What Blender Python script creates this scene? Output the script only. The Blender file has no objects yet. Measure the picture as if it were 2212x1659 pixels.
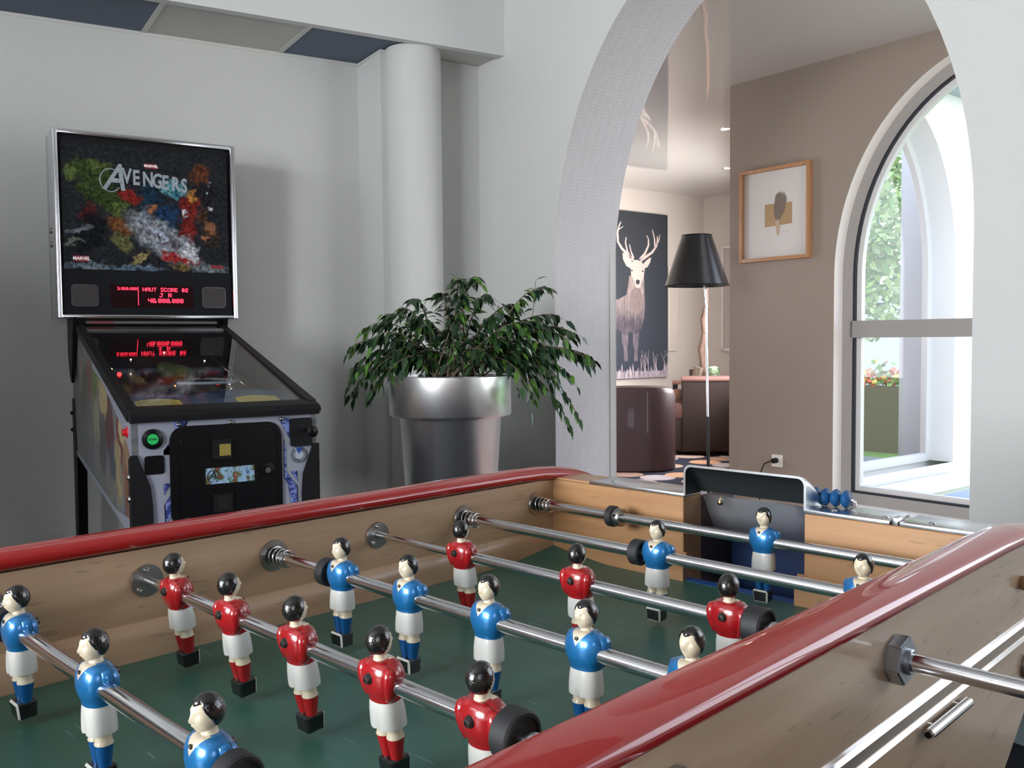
import bpy, bmesh, math, random
from mathutils import Vector, Matrix
random.seed(7)
PI = math.pi
SC = bpy.context.scene
COL = SC.collection
V = Vector

# ------------------------------------------------------------------ camera
CAM = V((0.9362, -0.2487, 1.0891))
YAW, PITCH, ROLL, FPX = math.radians(44.6478), math.radians(-2.7817), math.radians(-0.4974), 1955.73
_f = V((-math.sin(YAW)*math.cos(PITCH), math.cos(YAW)*math.cos(PITCH), math.sin(PITCH)))
_r0 = V((math.cos(YAW), math.sin(YAW), 0)); _u0 = _r0.cross(_f)
_r = _r0*math.cos(ROLL) + _u0*math.sin(ROLL)
_u = -_r0*math.sin(ROLL) + _u0*math.cos(ROLL)

def at(px, py, depth):
    """world point seen at a pixel of the 2212x1659 frame, at a given distance along the view axis"""
    return CAM + (_f + _r*((px-1106)/FPX) - _u*((py-829.5)/FPX))*depth

cam_d = bpy.data.cameras.new('camera')
cam_o = bpy.data.objects.new('camera', cam_d); COL.objects.link(cam_o)
cam_d.sensor_width = 36; cam_d.lens = 36*FPX/2212; cam_d.clip_start = 0.02; cam_d.clip_end = 200
mw = Matrix.Identity(4)
for i in range(3):
    mw[i][0] = _r[i]; mw[i][1] = _u[i]; mw[i][2] = -_f[i]; mw[i][3] = CAM[i]
cam_o.matrix_world = mw
SC.camera = cam_o
SC.view_settings.view_transform = 'Standard'; SC.view_settings.look = 'None'
SC.view_settings.gamma = 1; SC.view_settings.use_curve_mapping = False
SC.view_settings.exposure = 0.0
try:
    SC.cycles.use_denoising = True
    SC.cycles.max_bounces = 8; SC.cycles.diffuse_bounces = 4; SC.cycles.glossy_bounces = 4
    SC.cycles.transmission_bounces = 6; SC.cycles.transparent_max_bounces = 12
    SC.cycles.sample_clamp_indirect = 6; SC.cycles.caustics_reflective = False; SC.cycles.caustics_refractive = False
except Exception: pass

# ------------------------------------------------------------------ materials
MATS = {}
def s2l(c):
    return tuple(((x/12.92) if x <= .04045 else ((x+.055)/1.055)**2.4) for x in [v/255 for v in c])
class NT:
    def __init__(s, name):
        s.m = bpy.data.materials.new(name); s.m.use_nodes = True
        s.t = s.m.node_tree; s.b = s.t.nodes['Principled BSDF']; s.out = s.t.nodes['Material Output']
    def n(s, typ, **kw):
        nd = s.t.nodes.new('ShaderNode'+typ)
        for k, v in kw.items():
            if k.startswith('i_'):
                key = k[2:]; key = int(key) if key.isdigit() else key.replace('_', ' ')
                nd.inputs[key].default_value = v
            else: setattr(nd, k, v)
        return nd
    def l(s, a, b): s.t.links.new(a, b)
    def math(s, op, a, b=None, clamp=False):
        nd = s.t.nodes.new('ShaderNodeMath'); nd.operation = op; nd.use_clamp = clamp
        for i, x in enumerate((a, b)):
            if x is None: continue
            if isinstance(x, (int, float)): nd.inputs[i].default_value = x
            else: s.l(x, nd.inputs[i])
        return nd.outputs[0]
    def mix(s, fac, a, b):
        nd = s.t.nodes.new('ShaderNodeMix'); nd.data_type = 'RGBA'
        for k, x in ((0, fac), (6, a), (7, b)):
            if isinstance(x, (int, float)): nd.inputs[k].default_value = x
            elif isinstance(x, tuple): nd.inputs[k].default_value = (*x[:3], 1)
            else: s.l(x, nd.inputs[k])
        return nd.outputs[2]
    def coords(s, scale=(1, 1, 1), rot=(0, 0, 0), loc=(0, 0, 0), kind='Object'):
        tc = s.n('TexCoord'); mp = s.n('Mapping')
        mp.inputs['Scale'].default_value = scale; mp.inputs['Rotation'].default_value = rot; mp.inputs['Location'].default_value = loc
        s.l(tc.outputs[kind], mp.inputs[0]); return mp.outputs[0]
    def noise(s, vec, scale, detail=4, rough=.55):
        nd = s.n('TexNoise'); nd.inputs['Scale'].default_value = scale; nd.inputs['Detail'].default_value = detail; nd.inputs['Roughness'].default_value = rough
        if vec is not None: s.l(vec, nd.inputs['Vector'])
        return nd.outputs['Fac']
    def bump(s, h, strength=.3, dist=.001):
        nd = s.n('Bump'); nd.inputs['Strength'].default_value = strength; nd.inputs['Distance'].default_value = dist
        s.l(h, nd.inputs['Height']); s.l(nd.outputs[0], s.b.inputs['Normal'])
    def ramp(s, fac, stops):
        nd = s.n('ValToRGB'); e = nd.color_ramp.elements
        while len(e) < len(stops): e.new(.5)
        for i, (p, c) in enumerate(stops): e[i].position = p; e[i].color = (*c, 1)
        s.l(fac, nd.inputs[0]); return nd.outputs[0]
    def base(s, color=None, rough=.5, metal=0, coat=0, coat_rough=.05, spec=.5, emit=None, es=0):
        b = s.b.inputs
        if color is not None:
            if isinstance(color, tuple): b['Base Color'].default_value = (*color, 1)
            else: s.l(color, b['Base Color'])
        b['Roughness'].default_value = rough; b['Metallic'].default_value = metal
        b['Coat Weight'].default_value = coat; b['Coat Roughness'].default_value = coat_rough
        b['Specular IOR Level'].default_value = spec
        if emit is not None:
            if isinstance(emit, tuple): b['Emission Color'].default_value = (*emit, 1)
            else: s.l(emit, b['Emission Color'])
            b['Emission Strength'].default_value = es
        return s.m

def plain(name, color, rough=.5, metal=0, coat=0, spec=.5, var=.0, vs=20, bump=0, bs=200, bd=.0005, coat_rough=.05, emit=None, es=0):
    if name in MATS: return MATS[name]
    t = NT(name)
    c = color
    if var or bump: vec = t.coords()
    if var:
        n = t.noise(vec, vs)
        c = t.mix(n, tuple(x*(1-var) for x in color), tuple(min(1, x*(1+var)) for x in color))
    t.base(c, rough, metal, coat, coat_rough, spec, emit, es)
    if bump: t.bump(t.noise(vec, bs, 3), bump, bd)
    MATS[name] = t.m
    return t.m

def wood(name, light, dark, axis='Y', rough=.35, coat=.3, scale=1.0, coat_rough=.15):
    if name in MATS: return MATS[name]
    t = NT(name)
    sc = {'X': (2.2, 26, 26), 'Y': (26, 2.2, 26), 'Z': (26, 26, 2.2)}[axis]
    v = t.coords(tuple(x*scale for x in sc))
    n1 = t.noise(v, 1.6, 6, .6)
    v2 = t.coords(tuple(x*scale*.22 for x in sc)); n2 = t.noise(v2, 1.0, 3, .5)
    v3 = t.coords(tuple(x*scale*(5 if x > 10 else 9) for x in sc)); n3 = t.noise(v3, 1.0, 2, .5)
    fk = t.math('GREATER_THAN', n3, .665)
    c = t.ramp(n1, [(.3, dark), (.7, light)])
    c = t.mix(t.math('MULTIPLY', n2, .45), c, tuple(x*.72 for x in dark))
    c = t.mix(t.math('MULTIPLY', fk, .35), c, tuple(x*.45 for x in dark))
    t.base(c, rough, 0, coat, coat_rough)
    t.bump(n1, .12, .0004)
    MATS[name] = t.m
    return t.m

# ------------------------------------------------------------------ mesh helpers
class B:
    def __init__(s): s.b = bmesh.new(); s.uv = None
    def v(s, p): return s.b.verts.new(p)
    def face(s, pts, mi=0):
        vs = [s.b.verts.new(p) for p in pts]
        f = s.b.faces.new(vs); f.material_index = mi; return f
    def box(s, c, size, rz=0, mi=0, mat=None, bevel=0):
        b2 = bmesh.new(); bmesh.ops.create_cube(b2, size=1)
        for v in b2.verts: v.co = V((v.co.x*size[0], v.co.y*size[1], v.co.z*size[2]))
        if bevel: bmesh.ops.bevel(b2, geom=b2.edges[:], offset=bevel, segments=2, affect='EDGES', profile=.6)
        M = Matrix.Translation(c) @ Matrix.Rotation(rz, 4, 'Z')
        if mat is not None: M = mat @ M
        s.merge(b2, M, mi); return s
    def merge(s, b2, M=None, mi=0, keep=False):
        mp = {}
        for v in b2.verts: mp[v] = s.b.verts.new(M @ v.co if M is not None else v.co)
        for f in b2.faces:
            try:
                nf = s.b.faces.new([mp[v] for v in f.verts]); nf.material_index = f.material_index if keep else mi
            except ValueError: pass
        b2.free()
    def loft(s, rings, closed=True, cap=True, mi=0, loop=False):
        vr = [[s.b.verts.new(p) for p in r] for r in rings]
        n = len(vr[0]); R = len(vr)
        for i in range(R if loop else R-1):
            a, c = vr[i], vr[(i+1) % R]
            for j in range(n if closed else n-1):
                k = (j+1) % n
                f = s.b.faces.new((a[j], a[k], c[k], c[j])); f.material_index = mi
        if cap and not loop:
            for r, rev in ((vr[0], True), (vr[-1], False)):
                try:
                    f = s.b.faces.new(r[::-1] if rev else r); f.material_index = mi
                except ValueError: pass
        return s
    def tube(s, path, r, seg=12, mi=0, cap=True, flat=1.0):
        path = [V(p) for p in path]; rings = []
        up = V((0, 0, 1)); N = len(path)
        rs = r if isinstance(r, (list, tuple)) else [r]*N
        prev = None
        for i, p in enumerate(path):
            d = (path[min(i+1, N-1)] - path[max(i-1, 0)]).normalized()
            if prev is None:
                a = d.cross(up) if abs(d.dot(up)) < .95 else d.cross(V((1, 0, 0)))
            else: a = prev - d*prev.dot(d)
            a.normalize(); prev = a; b = d.cross(a)
            rings.append([p + a*math.cos(2*PI*k/seg)*rs[i] + b*math.sin(2*PI*k/seg)*rs[i]*flat for k in range(seg)])
        return s.loft(rings, cap=cap, mi=mi)
    def cyl(s, p0, p1, r, seg=24, mi=0, cap=True):
        return s.tube([p0, p1], r if isinstance(r, (list, tuple)) else [r, r], seg, mi, cap)
    def lathe(s, prof, M=None, seg=32, mi=0, cap=False):
        rings = []
        for (r, z) in prof:
            ring = [V((max(r, 1e-5)*math.cos(2*PI*k/seg), max(r, 1e-5)*math.sin(2*PI*k/seg), z)) for k in range(seg)]
            rings.append([M @ p for p in ring] if M is not None else ring)
        return s.loft(rings, cap=cap, mi=mi)
    def prism(s, pts, off, mi=0):
        """pts: planar 3D loop; off: extrusion vector"""
        a = [V(p) for p in pts]; off = V(off)
        va = [s.b.verts.new(p) for p in a]; vb = [s.b.verts.new(p+off) for p in a]
        n = len(a)
        f = s.b.faces.new(va[::-1]); f.material_index = mi
        f = s.b.faces.new(vb); f.material_index = mi
        for i in range(n):
            f = s.b.faces.new((va[i], va[(i+1) % n], vb[(i+1) % n], vb[i])); f.material_index = mi
        return s
    def ball(s, c, r, M=None, seg=16, mi=0, sc=(1, 1, 1)):
        b2 = bmesh.new(); bmesh.ops.create_uvsphere(b2, u_segments=seg, v_segments=max(6, seg//2), radius=1)
        T = Matrix.Translation(c) @ Matrix.Diagonal((r*sc[0], r*sc[1], r*sc[2], 1))
        s.merge(b2, (M @ T) if M is not None else T, mi); return s

def obj(name, b, mats, parent=None, loc=None, rot=None, angle=35, smooth=True, fixn=True):
    bm = b.b if isinstance(b, B) else b
    if fixn: bmesh.ops.recalc_face_normals(bm, faces=bm.faces[:])
    me = bpy.data.meshes.new(name); bm.to_mesh(me); bm.free()
    for m in (mats if isinstance(mats, (list, tuple)) else [mats]): me.materials.append(m)
    if smooth:
        me.shade_smooth()
        try: me.set_sharp_from_angle(angle=math.radians(angle))
        except Exception: pass
    o = bpy.data.objects.new(name, me); COL.objects.link(o)
    if parent is not None: o.parent = parent
    if loc is not None: o.location = loc
    if rot is not None: o.rotation_euler = rot
    return o
def thing(name, label, cat, loc=(0, 0, 0), rz=0, group=None):
    o = bpy.data.objects.new(name, None); COL.objects.link(o); o.empty_display_size = .1
    o.location = loc; o.rotation_euler = (0, 0, rz)
    o['label'] = label; o['category'] = cat
    if group: o['group'] = group
    return o
def tag(o, label, cat, group=None, kind=None):
    o['label'] = label; o['category'] = cat
    if group: o['group'] = group
    if kind: o['kind'] = kind
    return o
def struct(name, b, mats, parent=None, **kw):
    o = obj(name, b, mats, parent, **kw)
    if parent is None: o['kind'] = 'structure'
    return o
def dup(o, parent=None, loc=None, rot=None):
    c = o.copy(); COL.objects.link(c)
    if parent is not None: c.parent = parent
    if loc is not None: c.location = loc
    if rot is not None: c.rotation_euler = rot
    for ch in list(o.children): dup(ch, c)
    return c
def text_bm(s, size, extrude=.0005, align='CENTER', shear=0, bold=0, spacing=1):
    cu = bpy.data.curves.new('t', 'FONT'); cu.body = s; cu.size = size; cu.extrude = extrude
    cu.align_x = align; cu.align_y = 'CENTER'; cu.shear = shear; cu.offset = bold; cu.space_character = spacing; cu.resolution_u = 3
    o = bpy.data.objects.new('t', cu); COL.objects.link(o)
    dg = bpy.context.evaluated_depsgraph_get(); dg.update()
    me = bpy.data.meshes.new_from_object(o.evaluated_get(dg))
    bm = bmesh.new(); bm.from_mesh(me)
    COL.objects.unlink(o); bpy.data.objects.remove(o); bpy.data.curves.remove(cu); bpy.data.meshes.remove(me)
    return bm
def text_into(b, s, M, size, **kw):
    mi = kw.pop('mi', 0); b.merge(text_bm(s, size, **kw), M, mi)
def ell(cx, cy, rx, ry, n=32, e=2.0):
    out = []
    for k in range(n):
        a = 2*PI*k/n; c, s = math.cos(a), math.sin(a)
        out.append((cx + rx*math.copysign(abs(c)**(2/e), c), cy + ry*math.copysign(abs(s)**(2/e), s)))
    return out
def rrect(w, h, r, n=4):
    pts = []
    for (cx, cy, a0) in ((w/2-r, h/2-r, 0), (-w/2+r, h/2-r, 90), (-w/2+r, -h/2+r, 180), (w/2-r, -h/2+r, 270)):
        for i in range(n+1):
            a = math.radians(a0+90*i/n); pts.append((cx+r*math.cos(a), cy+r*math.sin(a)))
    return pts
def hd(deg): return V((math.cos(math.radians(deg)), math.sin(math.radians(deg)), 0))
Z = V((0, 0, 1))

# common materials
m_steel = plain('brushed steel', (.62, .62, .63), .22, 1, var=.06, vs=60)
m_steel_dk = plain('dull nickel', (.36, .35, .33), .3, 1, var=.1, vs=80)
m_rod = plain('rod chrome', (.72, .72, .74), .16, 1)
m_rubber = plain('black rubber', (.014, .014, .016), .6, var=.2, vs=150)
m_black = plain('gloss black', (.004, .004, .005), .3, coat=.12, spec=.3)
m_blackm = plain('satin black', (.008, .008, .009), .5, spec=.22)
m_white = plain('white paint', (.75, .75, .74), .5)
E_RIGHT, E_RIGHT2, E_REAR, E_REAR2, E_END, E_ARCH, E_LOUNGE = 5, 6, 350, 25, 40, 14, 30
E_RET = 170
W_STR, SUN_E = 4.0, 0.0
# ------------------------------------------------------------------ building shell
def wallpaper(name, col, bump=.35):
    if name in MATS: return MATS[name]
    t = NT(name); v = t.coords()
    n = t.noise(v, 170, 3, .6); n2 = t.noise(v, 1.2, 2)
    c = t.mix(n2, tuple(x*.975 for x in col), tuple(min(1, x*1.02) for x in col))
    t.base(c, .62, spec=.35); t.bump(n, bump, .0012)
    MATS[name] = t.m
    return t.m
m_wall = wallpaper('textured white wallpaper', s2l((206, 207, 204)))
m_wall2 = wallpaper('taupe wallpaper', s2l((142, 128, 117)), .2)
m_wall3 = wallpaper('pale greige wallpaper', s2l((196, 186, 178)), .2)
m_tileg = plain('pale ceiling tile', s2l((196, 194, 190)), .8, bump=.3, bs=260, bd=.001)
m_tileb = plain('slate blue ceiling tile', s2l((98, 108, 126)), .8, bump=.3, bs=260, bd=.001)
m_grid = plain('ceiling grid white', s2l((205, 205, 200)), .5)
m_ceil = plain('white ceiling paint', s2l((180, 180, 178)), .7)

A = hd(-12); Bv = V((-A.y, A.x, 0))            # along the arch wall, away through it
PA = V((-2.2157, 2.9109, 0))
D1 = hd(74); N1 = V((-D1.y, D1.x, 0))           # along the left wall, away through it
W1a = V((-2.835, 2.49, 0)); K2 = V((-2.572, 2.434, 0)); K3 = V((-2.456, 2.962, 0))
HC = 2.4716; HM = 3.05
R0 = PA + A*5.0; R1 = R0 - Bv*5.5
W1b = W1a - D1*5.6

def slab(p, q, z0, z1, n, th=.1):
    """vertical slab between p and q, thickness th along n"""
    b = B(); p = V(p); q = V(q)
    b.prism([p+Z*z0, q+Z*z0, q+Z*z1, p+Z*z1], n*th); return b
struct('wall_left', slab(W1b, W1a, 0, HM, N1, .12), m_wall)
nr = (K2-W1a).normalized(); nrn = V((-nr.y, nr.x, 0))
struct('wall_alcove', slab(W1a, K2, 0, HM, nrn, .12), m_wall)
D2 = (K3-K2).normalized(); nn2 = V((-D2.y, D2.x, 0))
struct('wall_recess', slab(K2-D2*.002, K3, 0, HM, nn2, .12), m_wall)

def arch_pts(tc, ra, spring, rb, n=40):
    return [(tc - ra*math.cos(PI*i/n), spring + rb*math.sin(PI*i/n)) for i in range(n+1)]
def arch_slab(P, a, n, th, t0, t1, z0, z1, tc, ra, spring, rb, zb):
    """wall with an arched opening; faces only front/back/outer (no reveal)"""
    b = B(); pts = arch_pts(tc, ra, spring, rb)
    for off in (V((0, 0, 0)), n*th):
        q = lambda t, z: P + a*t + off + Z*z
        def F(l): b.face([q(*x) for x in l])
        F([(t0, z0), (tc-ra, z0), (tc-ra, spring), (t0, spring)])
        F([(tc+ra, z0), (t1, z0), (t1, spring), (tc+ra, spring)])
        if zb > z0: F([(tc-ra, z0), (tc+ra, z0), (tc+ra, zb), (tc-ra, zb)])
        F([(t0, spring), (tc-ra, spring), (tc-ra, z1), (t0, z1)])
        F([(tc+ra, spring), (t1, spring), (t1, z1), (tc+ra, z1)])
        for i in range(len(pts)-1):
            (x0, y0), (x1, y1) = pts[i], pts[i+1]
            F([(x0, y0), (x1, y1), (x1, z1), (x0, z1)])
    q = lambda t, z, o: P + a*t + n*o + Z*z
    b.face([q(t0, z0, 0), q(t0, z0, th), q(t0, z1, th), q(t0, z1, 0)])
    b.face([q(t1, z0, 0), q(t1, z0, th), q(t1, z1, th), q(t1, z1, 0)])
    b.face([q(t0, z1, 0), q(t0, z1, th), q(t1, z1, th), q(t1, z1, 0)])
    return b
def reveal(P, a, n, o0, o1, tc, ra, spring, rb, zb, sill=True, uv=True, shrink=0):
    b = B(); L = b.b.loops.layers.uv.new('UVMap')
    pts = [(tc-ra+shrink, zb)] + [(tc-ra+shrink, zb+(spring-zb)*i/6) for i in range(1, 6)] + \
          [(tc-(ra-shrink)*math.cos(PI*i/48), spring+(rb-shrink)*math.sin(PI*i/48)) for i in range(49)] + \
          [(tc+ra-shrink, zb+(spring-zb)*i/6) for i in range(5, 0, -1)] + [(tc+ra-shrink, zb)]
    s = 0
    for i in range(len(pts)-1):
        (x0, y0), (x1, y1) = pts[i], pts[i+1]; ds = math.hypot(x1-x0, y1-y0)
        f = b.face([P+a*x0+n*o0+Z*y0, P+a*x0+n*o1+Z*y0, P+a*x1+n*o1+Z*y1, P+a*x1+n*o0+Z*y1])
        for lp, uvv in zip(f.loops, [(0, s), (o1-o0, s), (o1-o0, s+ds), (0, s+ds)]): lp[L].uv = uvv
        s += ds
    bmesh.ops.remove_doubles(b.b, verts=b.b.verts[:], dist=1e-5)
    return b
ARCH = dict(tc=1.375, ra=.975, spring=1.40, rb=1.20)
TH = .355
struct('wall_arch', arch_slab(PA, A, Bv, TH, -.246, 3.05, 0, HM, ARCH['tc'], ARCH['ra'], ARCH['spring'], ARCH['rb'], 0), m_wall, smooth=False)
AB0 = PA - A*3.9 + Bv*.355; AB_TODO = 1
t = NT('herringbone wallpaper')
uv = t.n('UVMap'); sx = t.n('SeparateXYZ'); t.l(uv.outputs[0], sx.inputs[0])
pp = t.math('PINGPONG', t.math('ADD', sx.outputs[0], .01), .0222)
ph = t.math('MULTIPLY', t.math('ADD', sx.outputs[1], t.math('MULTIPLY', pp, -2.3)), 2*PI/.0158)
st = t.math('ADD', t.math('MULTIPLY', t.math('SINE', ph), .5), .5)
stp = t.math('SMOOTH_MIN', st, .62); 
t.base(t.mix(st, s2l((158, 155, 160)), s2l((218, 215, 217))), .5, spec=.4)
t.bump(st, .55, .0022)
m_herr = t.m
struct('trim_1', reveal(PA, A, Bv, 0, TH, zb=0, **ARCH), m_herr, smooth=False, fixn=False)
# metal corner guard on the far edge of the jamb
b = B(); P = PA + A*.4 + Bv*TH
b.prism([P+A*.001-Bv*.035, P+A*.004-Bv*.035, P+A*.004+Bv*.0, P+A*.001+Bv*0], Z*1.62)
b.prism([P+A*.004+Bv*.002, P+A*.004-Bv*.002, P-A*.03-Bv*-.002+Bv*.0, P-A*.03+Bv*.004], Z*1.62)
struct('trim_2', b, plain('corner guard', s2l((176, 172, 170)), .35, spec=.6))
# skirting along the arch wall, right of the arch
b = B(); b.prism([PA+A*2.352+Z*0-Bv*.012, PA+A*4.98-Bv*.012, PA+A*4.98-Bv*.012+Z*.085, PA+A*2.352-Bv*.012+Z*.085], Bv*.011)
struct('baseboard_arch', b, plain('teal grey skirting', s2l((92, 106, 110)), .5))
b = B(); b.prism([PA-A*.24-Bv*.012, PA+A*.398-Bv*.012, PA+A*.398-Bv*.012+Z*.085, PA-A*.24-Bv*.012+Z*.085], Bv*.011)
b.prism([W1b-N1*.012, W1a-N1*.012, W1a-N1*.012+Z*.085, W1b-N1*.012+Z*.085], N1*.011)
struct('baseboard_left', b, MATS['teal grey skirting'])
# round column in front of the recess
cc = V((-2.487, 2.563, 0))
b = B(); b.lathe([(.131, 0), (.131, HC)], Matrix.Translation(cc), 64)
struct('wall_column', b, m_wall)
# dropped ceiling with its tiles, and the fascia above
F0 = V((-2.638, 1.458, 0)); F1 = V((-2.2157, 2.9109, 0)); DF = (F1-F0).normalized()
Fb = F0 - DF*4.4
b = B()
nf = V((-DF.y, DF.x, 0))
b.prism([Fb+Z*HC, F1+Z*HC, F1+Z*HM, Fb+Z*HM], nf*.03)
b.prism([Fb+Z*HC, F1+Z*HC, F1+Z*(HC-.006), Fb+Z*(HC-.006)], nf*.045)
struct('ceiling_fascia', b, wallpaper('white plaster fascia', s2l((214, 215, 214)), .25))
tb = V((-3.1098, 1.5294, 0))
e1 = hd(-12.8)
def on_line(P, d, Q, e):   # intersect P+s d with Q+t e
    det = d.x*(-e.y) + e.x*d.y
    s = ((Q.x-P.x)*(-e.y) + e.x*(Q.y-P.y))/det
    return P + d*s
def ceil_tile(k0, k1, mat, name):
    b = B(); a0 = tb + D1*k0; a1 = tb + D1*k1
    p = [a0+N1*.2, a1+N1*.2, on_line(F0+nf*.03, DF, a1, e1), on_line(F0+nf*.03, DF, a0, e1)]
    b.prism([x+Z*(HC+.004) for x in p], Z*.012)
    return struct(name, b, mat)
sp = .61
ks = [(-7, -6, m_tileg), (-6, -5, m_tileb), (-5, -4, m_tileg), (-4, -3, m_tileb), (-3, -2, m_tileg), (-2, -1, m_tileb), (-1, 0, m_tileb), (0, 1, m_tileg), (1, 2.04, m_tileb), (2.04, 3.0, m_tileg)]
for i, (k0, k1, mt) in enumerate(ks):
    o = ceil_tile(k0*sp, k1*sp, mt, 'ceiling_tile')
b = B()
for k in (-6, -5, -4, -3, -2, 0, 1, 2.04):
    a0 = tb + D1*k*sp; q = on_line(F0+nf*.03, DF, a0, e1)
    dd = (q-a0).normalized(); w = V((-dd.y, dd.x, 0))*.011
    b.prism([a0-dd*.2-w+Z*(HC+.001), a0-dd*.2+w+Z*(HC+.001), q+w+Z*(HC+.001), q-w+Z*(HC+.001)], Z*.003)
b.prism([W1b+Z*(HC-.012)-N1*.004, W1a+Z*(HC-.012)-N1*.004, W1a+Z*HC-N1*.004, W1b+Z*HC-N1*.004], N1*.004)
b.prism([W1a+Z*(HC-.012), K2+Z*(HC-.012), K2+Z*HC, W1a+Z*HC], -nrn*.006)
b.prism([K2+Z*(HC-.012), K3+Z*(HC-.012), K3+Z*HC, K2+Z*HC], -nn2*.006)
struct('ceiling_grid', b, m_grid)
# main floor, main ceiling, right and rear walls with daylight windows
poly = [W1b-D1*.2+N1*.1, W1a+D1*.1+N1*.1, K3+D1*.2, PA-A*.3+Bv*.2, R0+A*.15+Bv*.2, R1+A*.15-Bv*.2]
b = B(); b.prism([p - Z*.05 for p in poly], Z*.05)
t = NT('dark carpet'); v = t.coords(); n = t.noise(v, 260, 3)
t.base(t.mix(n, s2l((22, 24, 30)), s2l((46, 50, 58))), .95, spec=.1); t.bump(n, .6, .003)
struct('floor', b, t.m)
b = B(); b.prism([p + Z*HM for p in poly], Z*.05); bmesh.ops.triangulate(b.b, faces=b.b.faces[:]); struct('ceiling', b, m_ceil)
def window_wall(name, P, a, n, L, wins, z1, mat, th=.2, z0=0):
    """straight wall along a from P with rectangular openings [(t0,t1,zb,zt)]"""
    b = B(); q = lambda t, z: P + a*t + Z*z
    t = 0
    for (a0, a1, zb, zt) in wins:
        b.prism([q(t, z0), q(a0, z0), q(a0, z1), q(t, z1)], n*th)
        if zb > z0: b.prism([q(a0, z0), q(a1, z0), q(a1, zb), q(a0, zb)], n*th)
        b.prism([q(a0, zt), q(a1, zt), q(a1, z1), q(a0, z1)], n*th)
        t = a1
    b.prism([q(t, z0), q(L, z0), q(L, z1), q(t, z1)], n*th)
    return struct(name, b, mat)
m_pvc = plain('white window frame', s2l((214, 212, 210)), .35)
m_frameg = plain('grey window frame', s2l((150, 146, 142)), .4)
m_glass = NT('clear glass')
g = m_glass; tr = g.n('BsdfTransparent'); gl = g.n('BsdfGlossy'); gl.inputs['Roughness'].default_value = .0
geo = g.n('NewGeometry'); dt = g.n('VectorMath', operation='DOT_PRODUCT'); g.l(geo.outputs['Incoming'], dt.inputs[0]); g.l(geo.outputs['Normal'], dt.inputs[1]); mx = g.n('MixShader')
sch = g.math('ADD', g.math('MULTIPLY', g.math('POWER', g.math('SUBTRACT', 1.0, g.math('ABSOLUTE', dt.outputs['Value'])), 5), .93), .035, True)
g.l(sch, mx.inputs[0]); g.l(tr.outputs[0], mx.inputs[1]); g.l(gl.outputs[0], mx.inputs[2]); g.l(mx.outputs[0], g.out.inputs[0])
m_glass = g.m
WN = [0]
window_wall('wall_arch_back', AB0, A, -Bv, 3.9-.246, [(.5, 2.3, .6, 2.3)], HM, m_wall3, .14)
def add_window(P, a, n, t0, t1, zb, zt, th, bars=1, energy=0, col=(1, 1, 1), size_mul=1.0):
    WN[0] += 1
    fr = B(); q = lambda t, z: P + a*t + n*(th*.5) + Z*z
    w = .05
    for (x0, x1, y0, y1) in [(t0, t0+w, zb, zt), (t1-w, t1, zb, zt), (t0, t1, zb, zb+w), (t0, t1, zt-w, zt)] + \
            [(t0+(t1-t0)*(k+1)/(bars+1)-.03, t0+(t1-t0)*(k+1)/(bars+1)+.03, zb, zt) for k in range(bars)]:
        fr.prism([q(x0, y0), q(x1, y0), q(x1, y1), q(x0, y1)], n*.05)
    o = struct('window_%d' % WN[0], fr, m_pvc)
    gb = B(); gb.prism([q(t0+w, zb+w)+n*.02, q(t1-w, zb+w)+n*.02, q(t1-w, zt-w)+n*.02, q(t0+w, zt-w)+n*.02], n*.006)
    obj('window_glass', gb, m_glass, o)
    if energy:
        ld = bpy.data.lights.new('daylight', 'AREA'); ld.shape = 'RECTANGLE'; ld.size = (t1-t0)*size_mul; ld.size_y = (zt-zb)*size_mul
        ld.energy = energy; ld.color = col
        lo = bpy.data.objects.new('daylight', ld); COL.objects.link(lo)
        c = P + a*((t0+t1)/2) + n*(th+.06) + Z*((zb+zt)/2)
        M = (-n).to_track_quat('-Z', 'Z').to_matrix().to_4x4(); M.translation = c
        lo.matrix_world = M
m_dark = wallpaper('dark brown wallpaper', s2l((92, 78, 68)), .2)
window_wall('wall_arch_right', PA + A*3.05, A, Bv, 2.07, [(.30, 1.80, .85, 2.35)], HM, m_wall, TH*.7)
add_window(PA + A*3.05, A, Bv, .30, 1.80, .85, 2.35, TH*.7, energy=E_ARCH, col=(.95, .97, 1))
# unseen blocker added behind the camera to shade the lower left wall
b = B(); b.prism([V((-4.1, -1.45, 0)), V((-1.25, -1.45, 0)), V((-1.25, -1.45, 1.85)), V((-4.1, -1.45, 1.85))], (0, .12, 0)); struct('light_blocker', b, m_dark)
# right wall (runs back past the camera) and rear wall, each with daylight windows
RW = R0; ra_ = -Bv; rn = A
window_wall('wall_right', RW, ra_, rn, 5.5, [(2.6, 3.5, .95, 2.15)], HM, m_dark)
add_window(RW, ra_, rn, 2.6, 3.5, .95, 2.15, .2, energy=E_RIGHT2, col=(.93, .96, 1))
LR = (W1b-R1).length; ba = (W1b-R1).normalized(); bn = V((ba.y, -ba.x, 0))
if bn.dot(Bv) > 0: bn = -bn
window_wall('wall_rear', R1, ba, bn, LR, [(.8, 2.8, .75, 2.45), (3.1, 4.5, 2.0, 2.8)], HM, m_dark)
add_window(R1, ba, bn, .8, 2.8, .75, 2.45, .2, energy=E_REAR, col=(.95, .97, 1))

add_window(R1, ba, bn, 3.1, 4.5, 2.0, 2.8, .2, energy=E_REAR2, col=(.95, .97, 1))  # high rear window added to brighten the left of the arch wall
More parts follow.
